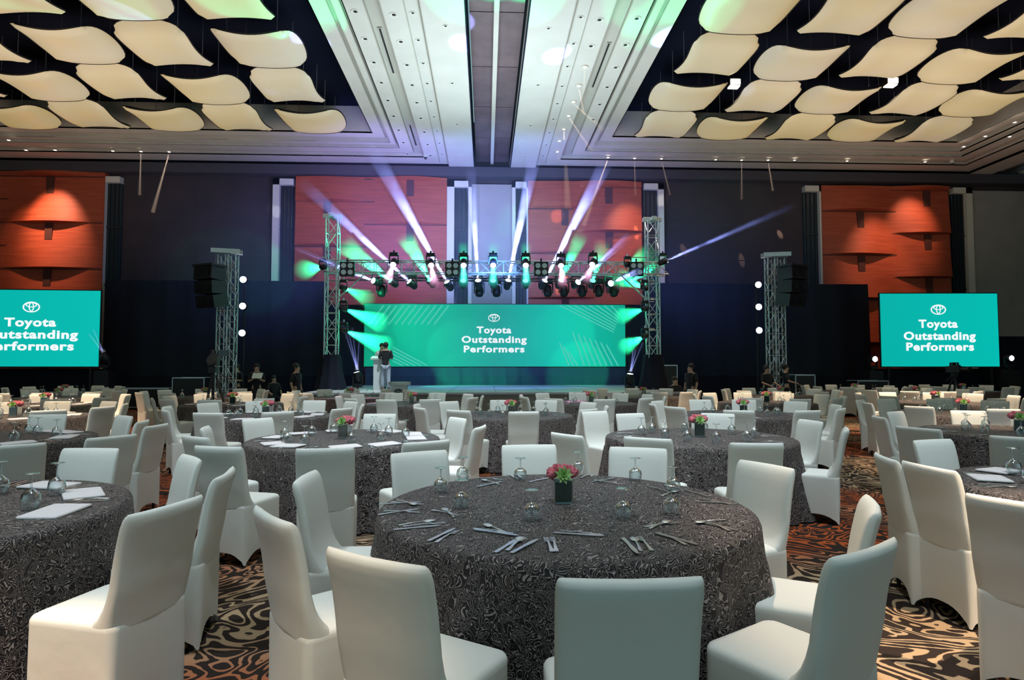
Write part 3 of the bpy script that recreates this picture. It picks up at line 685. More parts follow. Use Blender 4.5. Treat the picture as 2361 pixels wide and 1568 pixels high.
# speaker towers with hung line arrays
def speaker_tower(px, ptop, Y, s, label):
    top = W(px, ptop, Y); t = thing('speaker_tower', label, 'truss', (top.x, Y, 0))
    b = MB()
    for dx in (-.16, .16): truss_mb(b, (dx, 0, .1), (dx, 0, top.z-.12), .24, .02, .36)
    b.build('lattice', M['truss'], t)
    b = MB(); mt = Matrix.Rotation(R(14)*s, 3, 'Z'); b.box((-s*.05, -.1, top.z), (.86, .16, .14), mtx=mt); b.box((-s*.05, .1, top.z), (.86, .10, .14), mtx=mt); b.build('top_beam', M['truss'], t)
    b = MB(); b.cyl((-s*.40, 0, top.z), (-s*.40, 0, top.z-.7), .01, 4); b.build('chain', M['truss'], t)
    b = MB(); b.b2(-.7, .7, -.7, .7, 0, .1); b.build('base_plate', M['black'], t)
    a = thing('line_array_speaker', 'black hanging column of curved line array speakers on the %s speaker tower' % ('left' if s > 0 else 'right'), 'speaker', (top.x - s*.30, Y-.62, 0), -s*.45)
    zt = W(px, 625, Y).z; h = .42
    for k in range(3):
        m = Matrix.Rotation(R(-4+7*k), 3, 'X'); z = zt-h*k-.2
        b = MB(); b.box((0, .05*k*k*.5, z), (.78, .55, h-.02), mtx=m); c = b.build('cabinet', M['black'], a)
        g = MB()
        for q in range(7): g.box((0, .05*k*k*.5-.285, z-.15+.05*q), (.70, .01, .012), mtx=None)
        g.cyl((-.2, .05*k*k*.5-.282, z), (-.2, .05*k*k*.5-.30, z), .10, 12); g.cyl((.2, .05*k*k*.5-.282, z), (.2, .05*k*k*.5-.30, z), .10, 12)
        g.build('grille', M['drape'], c)
    b = MB(); b.b2(-.42, .42, -.3, .3, zt+.02, zt+.09); b.build('rigging_frame', M['black'], a)
speaker_tower(527, 580, 20.0, 1, 'silver truss tower holding speakers left of the stage')
speaker_tower(1785, 588, 20.0, -1, 'silver truss tower holding speakers right of the stage')
# draped monitor shapes at the tower feet, flight cases, lectern, podium
t = thing('stage_podium', 'white podium with an oval emblem standing before the stage', 'podium', (W(921, 890, 17.0).x, 17.0, 0))
pz = W(921, 879, 17.0).z
b = MB(); b.rings([[(a*x, c*y, z) for (x, y) in ((-1, -1), (1, -1), (1, 1), (-1, 1))] for (a, c, z) in ((.23, .18, .0), (.20, .16, .5), (.21, .17, pz-.1))]); b.build('body', M['white'], t)
b = MB(); b.rings([[(.31*cos(2*pi*i/24)*1.0, .24*sin(2*pi*i/24), z) for i in range(24)] for z in (pz-.1, pz-.02)]); b.build('top', M['white'], t)
logo(t, 0, -.18, pz-.30, .26, M['shirt'])
t = thing('lectern', 'white slim lectern on the stage beside the standing man', 'lectern', (W(874, 840, 20.4).x, 20.4, SZ))
b = MB(); b.b2(-.16, .16, -.14, .14, 0, 1.02); b.build('body', M['white'], t); b = MB(); b.box((0, -.03, 1.06), (.5, .4, .05), mtx=Matrix.Rotation(R(12), 3, 'X')); b.build('top', M['white'], t)
def case(px, Y, w_, h, label):
    x = W(px, 880, Y).x; t = thing('flight_case', label, 'case', (x, Y, 0))
    b = MB(); b.b2(-w_/2, w_/2, -.35, .35, .08, h); b.build('body', M['black'], t)
    b = MB()
    for sx in (-1, 1):
        for z in (.08, h): b.b2(-w_/2-.01, w_/2+.01, -.36 if sx < 0 else .34, -.34 if sx < 0 else .36, z-.02, z+.02)
        b.b2(sx*w_/2-.015, sx*w_/2+.015, -.36, -.33, .08, h)
    b.build('metal_edge', M['truss'], t)
    for sx in (-1, 1):
        for sy in (-1, 1): c = MB(); c.cyl((sx*w_*.4-.02, sy*.25, .04), (sx*w_*.4+.02, sy*.25, .04), .04, 8); c.build('caster', M['black'], t)
case(1845, 21.5, .7, 1.25, 'black equipment rack case right of the right speaker tower'); case(445, 22.5, 1.1, 1.15, 'black flight case beside the left speaker tower')
case(330, 23, 2.2, .75, 'low wide black equipment case by the left drape'); case(2000, 23.2, 1.2, 1.0, 'black case carrying the floor light by the right screen')
case(1540, 23, .5, 1.6, 'tall narrow black rack by the right truss tower')
# wide colour washes from the front truss onto the wall and into the haze
for (x, c, p) in ((-3.4, (.34, .28, 1), 3200), (.3, (.2, .42, 1), 2400), (3.2, (.34, .30, 1), 1700)):
    spot('wash_light', (x, TY+.4, tz0+.5), (x*1.2, 28, 9.0), c, p, 95, .8, .2)
spot('wash_light', (-6.0, TY, tz0), (-10, 28, 6.5), (.2, .3, 1), 1300, 80, .9, .2)
spot('wash_light', (6.5, TY, tz0), (10, 28, 5.5), (.15, .25, 1), 600, 80, .9, .2)
spot('wash_light', (-2.5, 17.2, 7.5), (-4.0, 19.3, 1.2), (.8, .92, 1), 1600, 34, .8, .15)  # added key light, hung on nothing, to brighten lectern and people on stage
spot('wash_light', (.3, 19.5, 5.0), (.3, 25.7, .8), (.1, .3, 1), 1200, 110, .9, .2)
for (px, py, p) in ((128, 520, 1900), (70, 620, 500), (2020, 640, 1100), (2100, 520, 700), (1450, 560, 700)):     # warm wall washers
    q = W(px, py, 27.6); spot('wall_washer', (q.x, 25.6, 10.6), q, (1, .55, .35), p, 52, 1, .1)
for (px, py, c, p, a) in ((1285, 500, (1, .62, .48), 2600, 5), (641, 490, (.8, .85, 1), 1500, 3.5), (1522, 465, (1, .95, .8), 1500, 3.5)):
    spot('accent_light', (W(px, 0, TY).x*.7+.3, TY+.5, tz0+.4), W(px, py, 27.5), c, p, a, .3, .03)
# ---------------------------------------------------------------- smoke in the beams
def smoke_mat(i, L, dens):
    if dens < .7:
        m = bpy.data.materials.new('beam_smoke'); m.use_nodes = True; n = m.node_tree; n.nodes.remove(n.nodes['Principled BSDF'])
        v = N(n, 'ShaderNodeVolumeScatter', Density=dens*.7, Anisotropy=.0); n.links.new(v.outputs[0], n.nodes['Material Output'].inputs['Volume']); return m
    m = bpy.data.materials.new('beam_smoke'); m.use_nodes = True; n = m.node_tree; n.nodes.remove(n.nodes['Principled BSDF'])
    v = N(n, 'ShaderNodeVolumeScatter', Density=dens, Anisotropy=.0)
    tc = N(n, 'ShaderNodeTexCoord'); sp = N(n, 'ShaderNodeSeparateXYZ'); n.links.new(tc.outputs['Object'], sp.inputs[0])
    mr = N(n, 'ShaderNodeMapRange'); mr.inputs[1].default_value = L*.35; mr.inputs[2].default_value = L; mr.inputs[3].default_value = dens; mr.inputs[4].default_value = 0.0
    n.links.new(sp.outputs[2], mr.inputs[0])
    nz = N(n, 'ShaderNodeTexNoise', Scale=1.1, Detail=2.0); n.links.new(tc.outputs['Object'], nz.inputs['Vector'])
    m2 = N(n, 'ShaderNodeMapRange'); m2.inputs[1].default_value = .35; m2.inputs[2].default_value = .62; m2.inputs[3].default_value = .25; m2.inputs[4].default_value = 1.6
    n.links.new(nz.outputs[0], m2.inputs[0]); mm = N(n, 'ShaderNodeMath', operation='MULTIPLY'); n.links.new(mr.outputs[0], mm.inputs[0]); n.links.new(m2.outputs[0], mm.inputs[1])
    n.links.new(mm.outputs[0], v.inputs['Density']); n.links.new(v.outputs[0], n.nodes['Material Output'].inputs['Volume']); return m
hz = bpy.data.materials.new('stage_haze'); hz.use_nodes = True; n = hz.node_tree; n.nodes.remove(n.nodes['Principled BSDF'])
v = N(n, 'ShaderNodeVolumeScatter', Density=.045, Anisotropy=.0); n.links.new(v.outputs[0], n.nodes['Material Output'].inputs['Volume'])
b = MB(); b.b2(-13.5, 14, 22.8, 25.55, 1.2, 10.3); HAZE = tag(b.build('haze', hz), 'thin blue haze hanging around the stage lights', 'haze', kind='stuff')
SMOKE = []
for i, (a, q, L, k, dens, lamp) in enumerate(BH):
    b = MB(); b.cyl((0, 0, 0), (0, 0, L), .07, 14, .09+k*L*1.05)
    o = tag(b.build('beam_smoke', smoke_mat(i, L, dens)), 'smoke glowing where a light beam crosses it', 'haze', 'smoke in the light beams', kind='stuff')
    o.location = a; o.rotation_euler = q.to_euler(); SMOKE.append(o)
# the drifting smoke only catches the narrow beams: the soft house light adds nothing one could see in it
# and each stretch of smoke is lit by the lamp whose beam it follows (keeps the render clean)
def no_smoke_but(keep, name):
    lk = bpy.data.collections.new(name)
    for o in SMOKE:
        if o not in keep: lk.objects.link(o)
    if HAZE not in keep: lk.objects.link(HAZE)
    for co in lk.collection_objects: co.light_linking.link_state = 'EXCLUDE'
    return lk
LK0 = no_smoke_but([], 'room_without_smoke')
own = {}; LKS = {}; LKH = no_smoke_but([HAZE], 'wash_room')
for o, bh in zip(SMOKE, BH):
    for o2, b2_ in zip(SMOKE, BH):
        if (bh[0]-b2_[0]).length < .05: own.setdefault(bh[5].name, []).append(o2)
for l in list(bpy.data.objects):
    if l.type == 'LIGHT':
        if l.name in own:
            key = own[l.name][0].name
            if key not in LKS: LKS[key] = no_smoke_but(own[l.name], 'beam_room')
            l.light_linking.receiver_collection = LKS[key]
        else: l.light_linking.receiver_collection = LKH if l.name.startswith('wash_light') else LK0

# ================================================================ CHAIRS
def rrect(hw, hd, r, n=10):
    pts = []
    for (cx, cy, a0) in ((hw-r, hd-r, 0), (-hw+r, hd-r, pi/2), (-hw+r, -hd+r, pi), (hw-r, -hd+r, 1.5*pi)):
        for k in range(n): a = a0+pi/2*k/(n-1); pts.append((cx+r*cos(a), cy+r*sin(a)))
    out = []
    for i in range(len(pts)):                              # add points along the straights
        p, q = pts[i], pts[(i+1) % len(pts)]; out.append(p); L = math.hypot(q[0]-p[0], q[1]-p[1])
        if L > .08:
            for k in range(1, 8): out.append((p[0]+(q[0]-p[0])*k/8, p[1]+(q[1]-p[1])*k/8))
    return out
CW = .212
def chair_proto():
    t = thing('banquet_chair', '', 'chair')
    hw, hd = CW, .225; P = rrect(hw, hd, .045, 6); b = MB(); rr = []
    for f in (0, .15, .35, .6, .85, 1):
        ring = []
        for (x, y) in P:
            u, v = abs(x)/hw, abs(y)/hd; side = min(u, v); side = u if v > .97 else (v if u > .97 else max(u, v)*0+1)
            m_ = 1-side**2.6 if side < 1 else 0
            hem = .012 + .085*m_
            z = hem+(.435-hem)*f; pin = 1 - .035*m_*(1-f)**1.5 - .012*(f-.5)**2 + .03*(1-f)*(1-m_)
            ring.append((x*pin*(.97+.03*f), y*pin*(.97+.03*f), z))
        rr.append(ring)
    for (k, z) in ((.995, .452), (.965, .466), (.90, .474), (.7, .480), (.35, .483), (.05, .484)): rr.append([(x*k, y*k, z) for x, y in P])
    b.rings(rr, False, True); b.build('seat_cover', M['cover'], t, True)
    # back: rings in the XY plane that follow the curved rear line
    b = MB(); rr = []; n = 36; ZB, ZT_ = .40, .915
    L = [.0, .08, .16, .24, .32, .42, .52, .62, .72, .82, .90, .95, .98, 1.0]
    for u in L:
        z = ZB+(ZT_-ZB)*u; rear = -.221 - .026*min(1, u*2.5) - .085*u**2.2; th = .062+.10*math.exp(-((u-.08)/.11)) if u > .08 else .162
        th = max(.056, min(th, .17)); k = 1.0
        if u > .9: e = (u-.9)/.1; k = math.sqrt(max(0.02, 1-e*e*.97))
        hwk = (CW*(.992+.022*u))*(1-.06*(1-k)); yc = rear+th/2; ring = []
        for i in range(n):
            a = 2*pi*i/n; c, s = cos(a), sin(a); q = .32
            x = hwk*math.copysign(abs(c)**q, c); y = th/2*k*math.copysign(abs(s)**.6, s)
            ring.append((x, yc+y+.022*(x/CW)**2*u, z))
        rr.append(ring)
    b.rings(rr, True, True); b.build('backrest_cover', M['cover'], t, True)
    for sx in (-1, 1):
        for sy in (-1, 1): b = MB(); b.cyl((sx*.165, sy*.17, 0), (sx*.165, sy*.17, .3), .013, 8, .016); b.build('leg', M['black'], t)
    return t
CH = chair_proto()

# ================================================================ TABLES
TR = 1.0; TZ = .755
def cloth_mesh(seed):
    rnd = random.Random(seed); b = MB(); n = 180
    ph = [rnd.uniform(0, 6.28) for _ in range(6)]
    def fold(a): return .45*sin(11*a+ph[0]+.8*sin(2*a+ph[4]))+.3*sin(17*a+ph[1])+.25*sin(7*a+ph[2]+1.2*sin(3*a))+.15*sin(29*a+ph[3])
    rr = [[(r*cos(2*pi*i/n), r*sin(2*pi*i/n), TZ) for i in range(n)] for r in (.02, .3, .6, .85, .95)]
    for (r, z) in ((.985, TZ-.002), (1.0, TZ-.010), (1.008, TZ-.03), (1.012, TZ-.07)): rr.append([(r*cos(2*pi*i/n), r*sin(2*pi*i/n), z) for i in range(n)])
    for z in (.60, .50, .40, .30, .20, .10, .012):
        d = (TZ-z)/TZ; ring = []
        for i in range(n):
            a = 2*pi*i/n; r = 1.012+.07*d**1.3+.10*d**.8*fold(a); ring.append((r*cos(a), r*sin(a), z))
        rr.append(ring)
    b.rings(rr, True, False); return b.build('tablecloth', M['cloth'], None, True)
def table_proto():
    t = thing('banquet_table', '', 'table')
    b = MB(); b.lathe([(0, .70), (.97, .70), (.985, .715), (.985, .74), (0, .74)], 48); b.build('tabletop', M['white'], t)
    for k in range(4):
        a = pi/4+k*pi/2; b = MB(); b.cyl((.6*cos(a), .6*sin(a), 0), (.6*cos(a), .6*sin(a), .70), .016, 8); b.build('leg', M['black'], t)
    return t
TP = table_proto(); CL = [cloth_mesh(1), cloth_mesh(2), cloth_mesh(3)]
for c in CL: c['category'] = 'tablecloth'
# tableware
def glass_proto():                         # wine goblet standing upside down on its rim
    b = MB(); b.lathe([(.033, 0), (.041, .025), (.044, .055), (.038, .085), (.020, .105), (.006, .115), (.0045, .125), (.0045, .175), (.010, .185), (.036, .190), (.036, .192), (0, .193)], 20)
    return tag(b.build('wine_glass', M['clear'], None, True), '', 'glass')
GL = glass_proto()
def vase_proto():
    t = thing('flower_vase', '', 'flower arrangement')
    b = MB(); b.rings([[(s*x, s*y, z) for x, y in rrect(.052, .052, .008, 3)] for s, z in ((.98, .0), (1, .005), (1, .13), (.96, .13), (.96, .006))], True, True); b.build('glass_vase', M['clear'], t)
    b = MB(); b.rings([[(x, y, z) for x, y in rrect(.046, .046, .008, 3)] for z in (.018, .122)]); b.build('leaf_lining', M['leafwrap'], t)
    b = MB(); b.box((0, 0, .008), (.092, .092, .012)); b.build('vase_base', M['white'], t)
    rnd = random.Random(5)
    for k in range(11):
        a = 2*pi*k/11; hh = .150+.03*rnd.random(); rad = .058+.008*rnd.random()
        if abs((a-1.5*pi+pi) % (2*pi)-pi) < .75: continue
        bl = MB(); c = Vector((rad*cos(a), rad*sin(a), hh)); bl.ball(c, .025, n=8)
        for q in range(26):
            u = Vector((rnd.gauss(0, 1), rnd.gauss(0, 1), rnd.gauss(0, 1)+.4)).normalized(); bl.ball(c+u*.023, .009, n=4)
        bl.build('pink_flower', M['pink'], t)
    for k in range(3):
        bl = MB(); c = Vector((.03*cos(2.1*k+.5), .03*sin(2.1*k+.5)+.012, .182))
        bl.ball(c, .028, n=8)
        for q in range(20):
            u = Vector((rnd.gauss(0, 1), rnd.gauss(0, 1), rnd.gauss(0, 1)+.6)).normalized(); bl.ball(c+u*.026, .009, n=4)
        bl.build('pink_flower', M['pink'], t)
    b = MB(); c = Vector((-.002, -.052, .160))
    for ring, (nl, tilt, ln) in enumerate(((9, .15, .056), (8, .5, .048), (6, .85, .034), (4, 1.25, .020))):
        for k in range(nl):
            a = 2*pi*k/nl+ring*.4; m = Matrix.Rotation(R(62), 3, 'X') @ Matrix.Rotation(a, 3, 'Z') @ Matrix.Rotation(-tilt, 3, 'Y')
            pts = [(0, 0, 0), (ln*.5, ln*.24, .004), (ln, 0, .008), (ln*.5, -ln*.24, .004), (ln*.5, 0, -.006)]
            b.add([m@Vector(p)+c for p in pts], [(0, 1, 4), (1, 2, 4), (2, 3, 4), (3, 0, 4), (0, 3, 2, 1)])
    b.build('succulent', M['succ'], t)
    return t
VS = vase_proto()
def strip(prof, z0, th=.0016):            # flat cutlery outline with depth; prof = (y, halfwidth, z)
    b = MB(); rr = []
    for (y, hw, z) in prof: rr.append([(-hw, y, z0+z), (hw, y, z0+z), (hw, y, z0+z+th), (-hw, y, z0+z+th)])
    b.rings(rr); return b
def cutlery():
    out = {}
    b = strip([(-.10, .009, 0), (-.09, .010, 0), (-.03, .005, .004), (.02, .004, .006), (.035, .010, .004), (.05, .012, .001)], .001)
    for k in range(4): x = -.0095+.0063*k; b.box((x, .075, .004), (.0032, .052, .002))
    out['fork'] = tag(b.build('fork', M['steel']), '', 'fork')
    b = strip([(-.115, .009, 0), (-.10, .010, 0), (-.01, .007, .001), (0, .009, .001), (.06, .011, .001), (.10, .007, .001), (.115, .001, .001)], .001, .003)
    out['knife'] = tag(b.build('knife', M['steel']), '', 'knife')
    b = strip([(-.10, .009, 0), (-.09, .009, 0), (-.03, .005, .005), (.03, .004, .005)], .001)
    b.ball((0, .055, .006), .032, (.62, 1, .16), 10)
    out['spoon'] = tag(b.build('spoon', M['steel'], None, True), '', 'spoon')
    return out
CT = cutlery()
def napkin_proto():
    b = MB(); n = 8; rr = []
    for (s, z) in ((1, 0), (1.01, .006), (.99, .012), (.9, .015)): rr.append([(x*s, y*s, z+.003*sin(9*x+5*y)) for x, y in rrect(.14, .10, .012, 3)])
    b.rings(rr, True, True); return tag(b.build('napkin', M['napkin'], None, True), '', 'napkin')
NP = napkin_proto()

tables = []   # (x, y, name, phase)
def cols(row): return 'leftmost,second from the left,third from the left,fourth from the left,fifth from the left,sixth from the left,rightmost'.split(',')
R1 = [(-3.0, 3.30), (.43, 3.36), (4.05, 3.6)]
R2 = [(-5.3, 6.7), (-1.5, 6.6), (2.33, 6.6), (6.25, 6.9)]
R3 = [(-7.3, 9.8), (-3.45, 9.8), (.4, 9.8), (4.2, 9.8), (8.0, 9.9)]
R4 = [(-9.1, 13), (-5.3, 13), (-1.55, 13), (2.25, 13), (6.1, 13), (9.9, 13)]
R5 = [(-11.0, 16.2), (-7.3, 16.2), (-3.5, 15.9), (4.2, 16.1), (8.0, 16.2), (11.8, 16.2)]
R6 = [(-13.0, 19.4), (12.1, 19.5), (15.7, 19.4)]
rowname = ['front', 'second-row', 'third-row', 'fourth-row', 'fifth-row', 'last-row']
pos = {(0, 3): ['left front table', 'middle front table', 'right front table'],
       4: ['far left', 'left of middle', 'right of middle', 'far right'], 5: ['leftmost', 'second from left', 'middle', 'second from right', 'rightmost'],
       3: ['leftmost', 'second from right', 'rightmost'],
       6: ['leftmost', 'second from left', 'third from left', 'third from right', 'second from right', 'rightmost']}
def table_name(ri, ti, n): return pos[(0, 3)][ti] if ri == 0 else '%s table %s' % (rowname[ri], pos[n][ti])
hand = {  # hand-placed chairs: pixel of the middle of the back's top edge, optional extra turn in degrees
 (0, 1): [(1455, 1340, 0, 'seen from behind nearest the camera'), (872, 1292, -4, 'seen from behind at the near left'), (620, 1186, 8, 'seen side on at the left'), (706, 1100, 4, 'at the left with its front showing'),
          (957, 1050, -18, 'at the far left facing the camera'), (1225, 1034, 0, 'at the far side behind the flowers'), (1482, 1040, 14, 'at the far right facing the camera'), (1748, 1078, 10, 'at the right beside the table rim'),
          (2010, 1166, 2, 'at the right with a creased top corner'), (1998, 1268, 0, 'at the near right, bluish back turned to the camera')],
 (0, 0): [(380, 1170, 4, 'at the right, big back lit warm'), (520, 1092, 0, 'seen side on at the right'), (410, 1060, 0, 'at the far right with its front showing'), (167, 1045, 0, 'at the far side facing the camera')],
 (0, 2): [(2150, 1075, 6, 'at the far left with bright warm seat'), (2040, 1055, 0, 'behind the warm-seated chair'), (2262, 1030, 0, 'at the far side facing the camera'), (2350, 1160, 0, 'at the near left, cut by the photo edge')],
 (1, 1): [(750, 1036, 0, 'at the near side, back to the camera'), (985, 1020, 0, 'at the near right, back to the camera'), (502, 1032, 0, 'at the left, long back and seat showing'), (445, 1008, 6, 'side on at the far left'), (525, 986, 0, 'at the left, front showing'),
          (680, 972, 0, 'at the far side, front showing'), (848, 964, 0, 'at the far side right of the vase'), (1005, 968, 0, 'at the far right, front showing'), (1108, 985, 0, 'at the right, seen side on')],
 (1, 2): [(1492, 1012, 0, 'at the near left, back to the camera'), (1745, 1024, 0, 'at the near right, back to the camera'), (1305, 1003, 0, 'at the left, seen side on'), (1950, 990, 0, 'at the right, back and seat showing'),
          (1832, 972, 0, 'at the far right, front showing'), (1655, 955, 0, 'at the far side, front showing'), (1490, 960, 0, 'at the far left, front showing'), (1370, 950, 0, 'at the left, slim back showing')],
 (1, 0): [(260, 1008, 0, 'at the near right, back to the camera'), (30, 1028, 0, 'at the near side, cut by the photo edge'), (330, 972, 0, 'at the right, side of the back lit warm'), (360, 982, 4, 'at the right, slim edge showing'), (212, 965, 0, 'at the far right, front showing'), (95, 960, 0, 'at the far side, front showing')],
 (1, 3): [(2115, 988, 0, 'at the near left, back to the camera'), (2025, 962, 0, 'at the left, front showing'), (2140, 955, 0, 'at the far left, front showing'), (2240, 950, 0, 'at the far side, front showing'), (2352, 1010, 0, 'at the near side, cut by the photo edge')],
}
CZT = .905
clock = ['at its near side, back to the camera', 'at its near left', 'at its left', 'at its far left', 'just left of its far side', 'at its far side facing the camera', 'at its far right', 'at its right', 'at its lower right', 'at its near right']
nchair = 0
SETT = []
for ri, row in enumerate((R1, R2, R3, R4, R5, R6)):
    for ti, (x, y) in enumerate(row):
        tn = table_name(ri, ti, len(row))
        inst('T', TP, (x, y, 0), random.random(), 'round banquet table under charcoal cloth, ' + tn, 'round banquet tables')
        c = CL[(ri+ti) % 3]
        if ri == 0 and ti == 1: c = CL[1]
        inst('C'+c.name[:14], c, (x, y, 0), random.uniform(0, 6.28) if ri else 1.1*ti, 'crinkled charcoal cloth on the ' + tn, 'charcoal tablecloths')
        inst('V', VS, (x, y, TZ) if (ri, ti) != (0, 1) else (.43, 3.42, TZ), random.uniform(-.5, .5) if (ri, ti) != (0, 1) else .05, 'pink flowers and green succulent in a square vase, ' + tn, 'flower centrepieces', scale=(1.15,)*3 if ri else (1.0,)*3)
        if (ri, ti) in hand:
            for (px, py, ex, what) in hand[(ri, ti)]:
                g = G(px, py, CZT); d = Vector((x-g.x, y-g.y, 0)); dist = d.length; d.normalize()
                if dist < 1.36: g = Vector((x, y, 0))-d*1.36
                a = math.atan2(d.y, d.x)-pi/2+R(ex); q = Vector((g.x, g.y, 0)) + d*.285
                inst('CH', CH, q, a, 'white stretch-covered chair %s, %s' % (what, tn), 'white covered chairs'); nchair += 1
        else:
            ph = random.uniform(-.25, .25)
            for k in range(10):
                a = -pi/2 + ph - 2*pi*k/10 + random.uniform(-.06, .06); rad = 1.16+random.uniform(0, .13)
                q = Vector((x+rad*cos(a), y+rad*sin(a), 0)); pp = proj((q.x, q.y, .8))
                if not -90 < pp[0] < 2450: continue
                inst('CH', CH, q, a+pi/2+random.uniform(-.12, .12), 'white stretch-covered chair %s, %s' % (clock[k], tn), 'white covered chairs'); nchair += 1
        if (ri, ti) != (0, 1): SETT.append((ri, ti, x, y, tn))
print('chairs', nchair)
# front table tableware
gp = [(1016, 1136, 'among the cutlery at the far left'), (1067, 1106, 'at the far left, foot highest'), (1064, 1172, 'alone at the left'), (1200, 1108, 'at the far side before a chair back'), (1333, 1090, 'behind the pink flowers'),
      (1465, 1108, 'at the far right before a chair back'), (1552, 1133, 'far one of the pair at the right'), (1548, 1186, 'near one of the pair at the right'), (1227, 1200, 'just left of and nearer than the vase'), (1438, 1196, 'right of and nearer than the vase')]
for (px, py, l) in gp:
    g = G(px, py, TZ); inst('G', GL, g, 0, 'upside-down wine glass on the middle front table, ' + l, 'glasses on the middle front table', scale=(1, 1, .78))
cut = [  # kind, pixel ends (handle end, tip)
 ('knife', 888, 1163, 958, 1160), ('fork', 893, 1158, 985, 1166), ('spoon', 905, 1152, 975, 1172), ('knife', 880, 1187, 960, 1176), ('fork', 885, 1180, 968, 1184),
 ('fork', 920, 1217, 1035, 1208), ('knife', 918, 1222, 1010, 1214), ('spoon', 925, 1212, 1005, 1203), ('knife', 1000, 1245, 1040, 1226), ('fork', 1008, 1250, 1052, 1227),
 ('spoon', 1050, 1195, 1018, 1172), ('fork', 1005, 1180, 1050, 1190), ('fork', 1108, 1222, 1165, 1230), ('spoon', 1160, 1228, 1120, 1213), ('knife', 1110, 1226, 1180, 1236),
 ('knife', 1148, 1272, 1192, 1246), ('fork', 1165, 1274, 1212, 1240), ('knife', 1180, 1278, 1240, 1247), ('spoon', 1172, 1270, 1206, 1238), ('fork', 1276, 1280, 1256, 1238), ('fork', 1285, 1280, 1272, 1238),
 ('fork', 1386, 1235, 1296, 1226), ('knife', 1300, 1232, 1370, 1237), ('knife', 1440, 1248, 1466, 1276), ('spoon', 1480, 1274, 1458, 1238), ('fork', 1504, 1272, 1472, 1240),
 ('knife', 1598, 1256, 1518, 1234), ('fork', 1590, 1260, 1510, 1228), ('fork', 1492, 1216, 1560, 1207), ('spoon', 1500, 1220, 1545, 1204),
 ('knife', 1700, 1224, 1600, 1202), ('fork', 1695, 1230, 1610, 1198), ('spoon', 1660, 1202, 1612, 1208), ('knife', 1690, 1162, 1610, 1158), ('fork', 1695, 1166, 1600, 1150),
 ('fork', 1555, 1140, 1490, 1122), ('knife', 1640, 1148, 1568, 1128), ('spoon', 1520, 1146, 1570, 1132), ('fork', 1430, 1118, 1372, 1110), ('knife', 1412, 1104, 1368, 1112),
 ('knife', 1168, 1092, 1196, 1108), ('fork', 1180, 1090, 1210, 1108), ('fork', 1100, 1102, 1160, 1108), ('knife', 1100, 1124, 1160, 1112), ('spoon', 1150, 1118, 1108, 1108), ('knife', 1232, 1110, 1262, 1104), ('fork', 1335, 1104, 1372, 1092)]
def where(px, py):
    a = 'left' if px < 1090 else ('middle' if px < 1420 else 'right'); c = 'far' if py < 1130 else ('centre' if py < 1195 else 'near')
    return '%s %s part' % (c, a) if c != 'centre' else '%s rim' % a
PL = {'knife': 'knives', 'fork': 'forks', 'spoon': 'spoons'}
for k, (kind, ax, ay, bx, by) in enumerate(cut):
    A, B = G(ax, ay, TZ), G(bx, by, TZ); m = (A+B)/2; d = B-A; wh = where((ax+bx)/2, (ay+by)/2)
    o = inst('K'+kind, CT[kind], (m.x, m.y, TZ+.001+.0015*(k % 3)), math.atan2(d.y, d.x)-pi/2, 'steel %s lying on the %s of the middle front table' % (kind, wh), '%s on the %s of the middle front table' % (PL[kind], wh))
# tableware on the other tables
def sect(a):
    k = int(round(((a+pi/2) % (2*pi))/(2*pi)*12)) % 12
    return ['at the near side', 'right of the near side', 'at the near right', 'at the right side', 'above the right side', 'at the far right', 'at the far side', 'left of the far side', 'at the far left', 'at the left side', 'below the left side', 'at the near left'][k]
for (ri, ti, x, y, tn) in SETT:
    ng = 10 if ri < 3 else 7
    nap = ri == 0 or (ri in (1, 2, 3) and ti < 2) or (ri == 1 and ti == 1)
    for k in range(ng):
        a = 2*pi*k/ng+.3*ri+ti+random.uniform(-.15, .15); r = .55+random.uniform(-.07, .1)
        q = (x+r*cos(a), y+r*sin(a), TZ); pp = proj(q)
        if not -20 < pp[0] < 2380: continue
        inst('G', GL, q, 0, 'upside-down wine glass %s of the %s' % (sect(a), tn), 'glasses on the ' + tn, scale=(1.05, 1.05, 1))
        if ri < 3:
            for kk, kind in enumerate(('fork', 'knife', 'spoon')[:3 if ri < 2 else 2]):
                aa = a+.18+.05*kk; rr_ = .80; q = (x+rr_*cos(aa), y+rr_*sin(aa), TZ+.001)
                inst('K'+kind, CT[kind], q, aa+pi/2+random.uniform(-.2, .2), 'steel %s %s of the %s' % (kind, sect(a), tn), '%s on the %s' % (PL[kind], tn))
        if nap:
            aa = a-.12; q = (x+.76*cos(aa), y+.76*sin(aa), TZ+.002)
            inst('NP', NP, q, aa+random.uniform(-.3, .3)+pi/2, 'folded pale napkin %s of the %s' % (sect(a), tn), 'napkins on the ' + tn)

